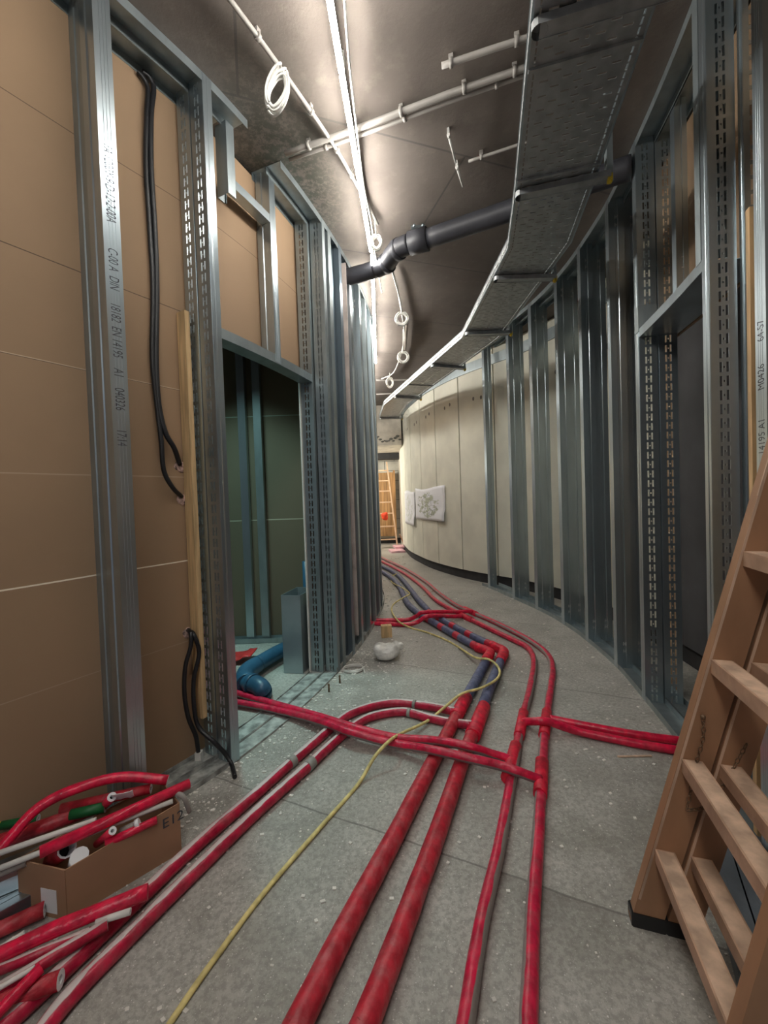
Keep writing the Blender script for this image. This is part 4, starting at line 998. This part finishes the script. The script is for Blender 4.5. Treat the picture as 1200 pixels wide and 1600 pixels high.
# metal profiles lying beside the box
for k, (a, b, z, lab) in enumerate((((-60, 1404), (66, 1352), .10, 'galvanized channel lying left of the box, upper of two'), ((-60, 1458), (66, 1388), .055, 'galvanized channel lying left of the box, lower of two'))):
    A_, B_ = Z(*a, z), Z(*b, z); t = (B_-A_).normalized(); s = t.cross(Vector((0, 0, 1))); bm = NB()
    c = (A_+B_)/2; hl = (B_-A_)/2
    obox(bm, c-s*.05, hl, s*.05, (0, 0, .0012)); obox(bm, c-Vector((0, 0, .02)), hl, s*.0012, (0, 0, .02)); obox(bm, c-s*.1-Vector((0, 0, .02)), hl, s*.0012, (0, 0, .02)); obox(bm, c+Vector((0, 0, -.038))-s*.006, hl, s*.006, (0, 0, .001))
    for q in (.3, .5, .7): obox(bm, c-s*.1*q+Vector((0, 0, .0015)), hl, s*.003, (0, 0, .0012))
    tag(link('metal_channel', bm, galv), lab, 'channel', 'metal channels beside the cardboard box')

# ------------------------------------------------------------------ wooden ladder on the right
Fp = P(986, 1445); Fp.z = 0
rd = Vector((-.305, -.952, 0)).normalized(); ld = Vector((.952, -.305, 0)).normalized(); lean = .240
SW, ST, LH, WB = .074, .030, 1.62, .388
taper = .045
root = thing('wooden_ladder', 'brown painted folded wooden ladder leaning at the right edge', 'ladder', tuple(Fp))
def LP_(w, off, z):     # w: 0 left stile .. 1 right stile
    tw = taper*z
    return Fp+ld*(off+lean*z)+rd*(w*WB+(0.5-w)*2*tw*.5)+Vector((0, 0, z))
for fr in (0, 1):
    o0 = fr*(SW+.008)
    for wv in (0, 1):
        bm = NB(); sg = 1 if wv == 0 else -1
        lo = [LP_(wv, o0, .0), LP_(wv, o0+SW, .0), LP_(wv, o0+SW, .0)-rd*ST*sg, LP_(wv, o0, .0)-rd*ST*sg]
        hi = [LP_(wv, o0, LH), LP_(wv, o0+SW, LH), LP_(wv, o0+SW, LH)-rd*ST*sg, LP_(wv, o0, LH)-rd*ST*sg]
        for q in lo: q.z = .012 + (.0 if fr == 0 else .0)
        hexa(bm, lo+hi); bmesh.ops.bevel(bm, geom=list(bm.edges), offset=.003, segments=2)
        stl = link('stile', bm, tan_paint, root)
        bm = NB()
        # worn front edge strip
        e0 = [LP_(wv, o0-.0008, .07)-rd*sg*(-.0005), LP_(wv, o0+.006, .07)+rd*sg*.0008]
        a0, a1 = LP_(wv, o0-.0008, .08), LP_(wv, o0-.0008, LH-.02); b0_, b1_ = LP_(wv, o0+.005, .08), LP_(wv, o0+.005, LH-.02)
        off = rd*sg*.0008
        hexa(bm, [a0+off, b0_+off, b0_-rd*sg*.004, a0-rd*sg*.004, a1+off, b1_+off, b1_-rd*sg*.004, a1-rd*sg*.004]); sub('worn_edge', bm, wood_worn, stl)
        bm = NB(); cc = LP_(wv, o0+SW/2, .0)-rd*ST*sg/2
        obox(bm, cc+Vector((0, 0, .019))+ld*.005, ld*(SW/2+.004), rd*(ST/2+.004), (0, 0, .019)); bmesh.ops.bevel(bm, geom=list(bm.edges), offset=.004, segments=1)
        sub('rubber_foot', bm, black_r, stl)
    for z in (.215, .475, .745, 1.02, 1.29, 1.53):
        bm = NB(); oc = o0+.030; hh = .018; hw = .023
        a, b = LP_(0, oc, z)-rd*.004, LP_(1, oc, z)+rd*.004
        axs = ((b-a)/2, ld*hw, Vector((0, 0, hh)))
        obox(bm, (a+b)/2, *axs); bmesh.ops.bevel(bm, geom=list(bm.edges), offset=.003, segments=2)
        ru = link('rung', bm, rung_paint, root)
        bm = NB(); obox(bm, (a+b)/2+Vector((0, 0, hh+.0003)), (b-a)/2*.96, ld*hw*.82, (0, 0, .0006)); sub('worn_top', bm, wood_worn, ru)
# chain
def chain(pts, lab):
    c = catmull(pts, 16); c2 = [c[0]]; 
    for q in c:
        if (q-c2[-1]).length > .011: c2.append(q)
    bm = NB()
    for i in range(len(c2)-1):
        a, b = c2[i], c2[i+1]; t = (b-a).normalized(); s = (rd if i % 2 else ld); s = (s-t*s.dot(t)).normalized(); m = (a+b)/2
        ring = [m+t*.0085*math.cos(k*PI/4)+s*.004*math.sin(k*PI/4) for k in range(9)]; sweep(bm, ring, .0013, 5, 0, cap=False)
    return link('chain', bm, rust_m, root)
k0 = LP_(0, .018, .615)+rd*.008; k1 = LP_(0, .05, .40)+rd*.012
bm = NB(); ball(bm, k0, .006, 2); q = link('screw_eye', bm, rust_m, root)
chain([k0, LP_(0, .030, .56)+rd*.01, LP_(0, .032, .48)+rd*.01, LP_(0, .036, .37)+rd*.02], '')
chain([LP_(0, .036, .37)+rd*.02, LP_(0, .075, .39)+rd*.02, LP_(0, .10, .46)+rd*.015, LP_(0, .12, .56)+rd*.01], '')
# channels on the floor behind the ladder
for k, (dx, lab) in enumerate(((0, 'dark blue grey steel channel lying behind the ladder rungs, left of two'), (.072, 'dark blue grey steel channel lying behind the ladder rungs, right of two'))):
    A_ = P(1158, 1560, .05)+Vector((dx+.01, 0, 0)); B_ = P(1096, 1290, .05)+Vector((dx, 0, 0)); t = (B_-A_).normalized(); s = t.cross(Vector((0, 0, 1)))
    bm = NB(); c = (A_+B_)/2; hl = (B_-A_)/2
    obox(bm, c+s*.033, hl, s*.033, (0, 0, .0015)); obox(bm, c-Vector((0, 0, .024)), hl, s*.0015, (0, 0, .024)); obox(bm, c+s*.066-Vector((0, 0, .024)), hl, s*.0015, (0, 0, .024)); obox(bm, c+s*.033+Vector((0, 0, .002)), hl, s*.006, (0, 0, .0015))
    tag(link('metal_channel', bm, mat('blue_grey_steel%d' % k, (.20, .23, .27), .4, .6)), lab, 'channel')

# ------------------------------------------------------------------ posters on the panel wall
def poster(pxa, pxb, zb, zt, lab, seed, m):
    # follows the wall between two sight lines
    def sp(px):
        best = None
        for i in range(len(PW.c)-1):
            if PW.c[i].y < 5: continue
            g = [PW.c[j].x/PW.c[j].y-(px-600)/FPX for j in (i, i+1)]
            if g[0]*g[1] <= 0: best = PW.s[i]+(PW.s[i+1]-PW.s[i])*abs(g[0])/(abs(g[0])+abs(g[1])); break
        return best or PW.s[-1]
    s1, s0 = sp(pxa), sp(pxb); bm = NB(); N, M = 14, 12; g = []
    uvl = bm.loops.layers.uv.verify()
    for i in range(N+1):
        p, t, n = PW.at(s0+(s1-s0)*i/N)
        g.append([bm.verts.new(p+n*(.012+.012*abs(noise.noise(Vector((i*.35, j*.3, seed))))+(.03*(j/M-1)**2*(1 if i < 3 else .2) if j < 4 else 0))+Vector((0, 0, zb+(zt-zb)*j/M+.02*math.sin(i*.4+seed)*(j/M)))) for j in range(M+1)])
    for i in range(N):
        for j in range(M):
            f = bm.faces.new((g[i][j], g[i+1][j], g[i+1][j+1], g[i][j+1])); f.smooth = True
            for lp, uv in zip(f.loops, ((i/N, j/M), ((i+1)/N, j/M), ((i+1)/N, (j+1)/M), (i/N, (j+1)/M))): lp[uvl].uv = uv
    o = link('drawing_sheet', bm, m); o.modifiers.new('t', 'SOLIDIFY').thickness = .0015; tag(o, lab, 'poster'); return o
def plan_mat(name, amount):
    m = mat(name, (.80, .82, .86), .6); t = NT(m); n = t.n
    tc = n.new('ShaderNodeTexCoord'); U = tc.outputs['UV']; sx = n.new('ShaderNodeSeparateXYZ'); t.l.new(U, sx.inputs[0])
    dx = t.math('SUBTRACT', sx.outputs[0], .52); dy = t.math('MULTIPLY', t.math('SUBTRACT', sx.outputs[1], .5), .8)
    d = t.math('SQRT', t.math('ADD', t.math('MULTIPLY', dx, dx), t.math('MULTIPLY', dy, dy)))
    d = t.math('ADD', d, t.math('MULTIPLY', t.math('SUBTRACT', t.noise(U, 5, 4), .5), .5))
    vor = n.new('ShaderNodeTexVoronoi'); vor.feature = 'DISTANCE_TO_EDGE'; vor.inputs['Scale'].default_value = 9; t.l.new(U, vor.inputs['Vector'])
    ins = t.math('SUBTRACT', 1.0, t.step(d, .30, .33)); ln = t.math('SUBTRACT', 1.0, t.step(vor.outputs['Distance'], .02, .05))
    c = t.mix(t.math('MULTIPLY', t.math('MULTIPLY', ins, t.step(t.noise(U, 7, 4), .45, .55)), amount), (.80, .82, .87), (.42, .46, .33))
    c = t.mix(t.math('MULTIPLY', t.math('MULTIPLY', ins, ln), amount), c, (.22, .25, .22)); t.l.new(c, t.b.inputs['Base Color']); return m
poster(651, 697, .80, 1.33, 'large white site plan sheet with green shaded rooms on the panel wall', 1.3, plan_mat('site_plan_print', .9))
poster(634, 649.5, .66, 1.30, 'narrow white plan sheet left of the large site plan on the panel wall', 4.1, plan_mat('faint_plan_print', .35))

# ------------------------------------------------------------------ far end objects
def far_ladder():
    Y = 9.3; A1 = PY(621, 853, Y); A1.z = 0; T1 = PY(604, 722, Y+.25); A0 = A1-Vector((.50, 0, 0)); T0 = T1-Vector((.32, 0, 0))
    root = thing('wooden_ladder', 'orange wooden step ladder standing at the far end of the corridor', 'ladder', tuple(A1))
    for a, b in ((A1, T1), (A0, T0)): bm = NB(); bar(bm, a, b, .03, .06, (0, 1, 0)); link('stile', bm, pale_wood, root)
    for f in (.1, .25, .4, .53, .66, .78, .9): bm = NB(); bar(bm, A0.lerp(T0, f), A1.lerp(T1, f), .05, .028); link('rung', bm, pale_wood, root)
    for a, b in ((A1+Vector((.02, .75, 0)), T1), (A0+Vector((0, .75, 0)), T0)): bm = NB(); bar(bm, a, b, .03, .05, (0, 1, 0)); link('rear_stile', bm, pale_wood, root)
far_ladder()
Y = 10.15; a = PY(590, 838, Y); b = PY(614, 738, Y); bm = NB(); box(bm, (a.x-.35, Y, .2), (b.x, Y+.05, b.z)); box(bm, (b.x-.0, Y-.02, .2), (b.x+.05, Y+.05, b.z+.05), 0)
tag(link('plywood_panel', bm, farwood), 'warm lit plywood panel behind the far ladder', 'panel')
c = PY(601, 806, 9.15); bm = NB(); vs = ball(bm, c, .09, 3, (.9, .5, 1.1))
for v in vs: v.co += (v.co-c)*.4*noise.noise(v.co*12)
tag(link('red_jacket', bm, orange_m, smooth=True), 'bright orange red cloth hanging on the far ladder', 'cloth')
for k, (px, py, dz, lab) in enumerate(((620, 862, .02, 'pink foam board on the far floor, lower of two'), (626, 858, .06, 'pink foam board on the far floor, upper of two'))):
    c = P(px, py, 0); bm = NB(); obox(bm, c+Vector((0, 0, dz)), (.15, .03, 0), (-.03, .2, 0), (0, 0, .02)); tag(link('foam_board', bm, pink_m), lab, 'board', 'pink boards at the far end')
c = P(631, 857); bm = NB(); obox(bm, c+Vector((-.02, .15, .16)), (.012, 0, .004), (0, .1, 0), (-.06, 0, .16)); tag(link('leaning_plank', bm, tan_paint), 'short brown plank leaning on the panel wall at the far end', 'plank')
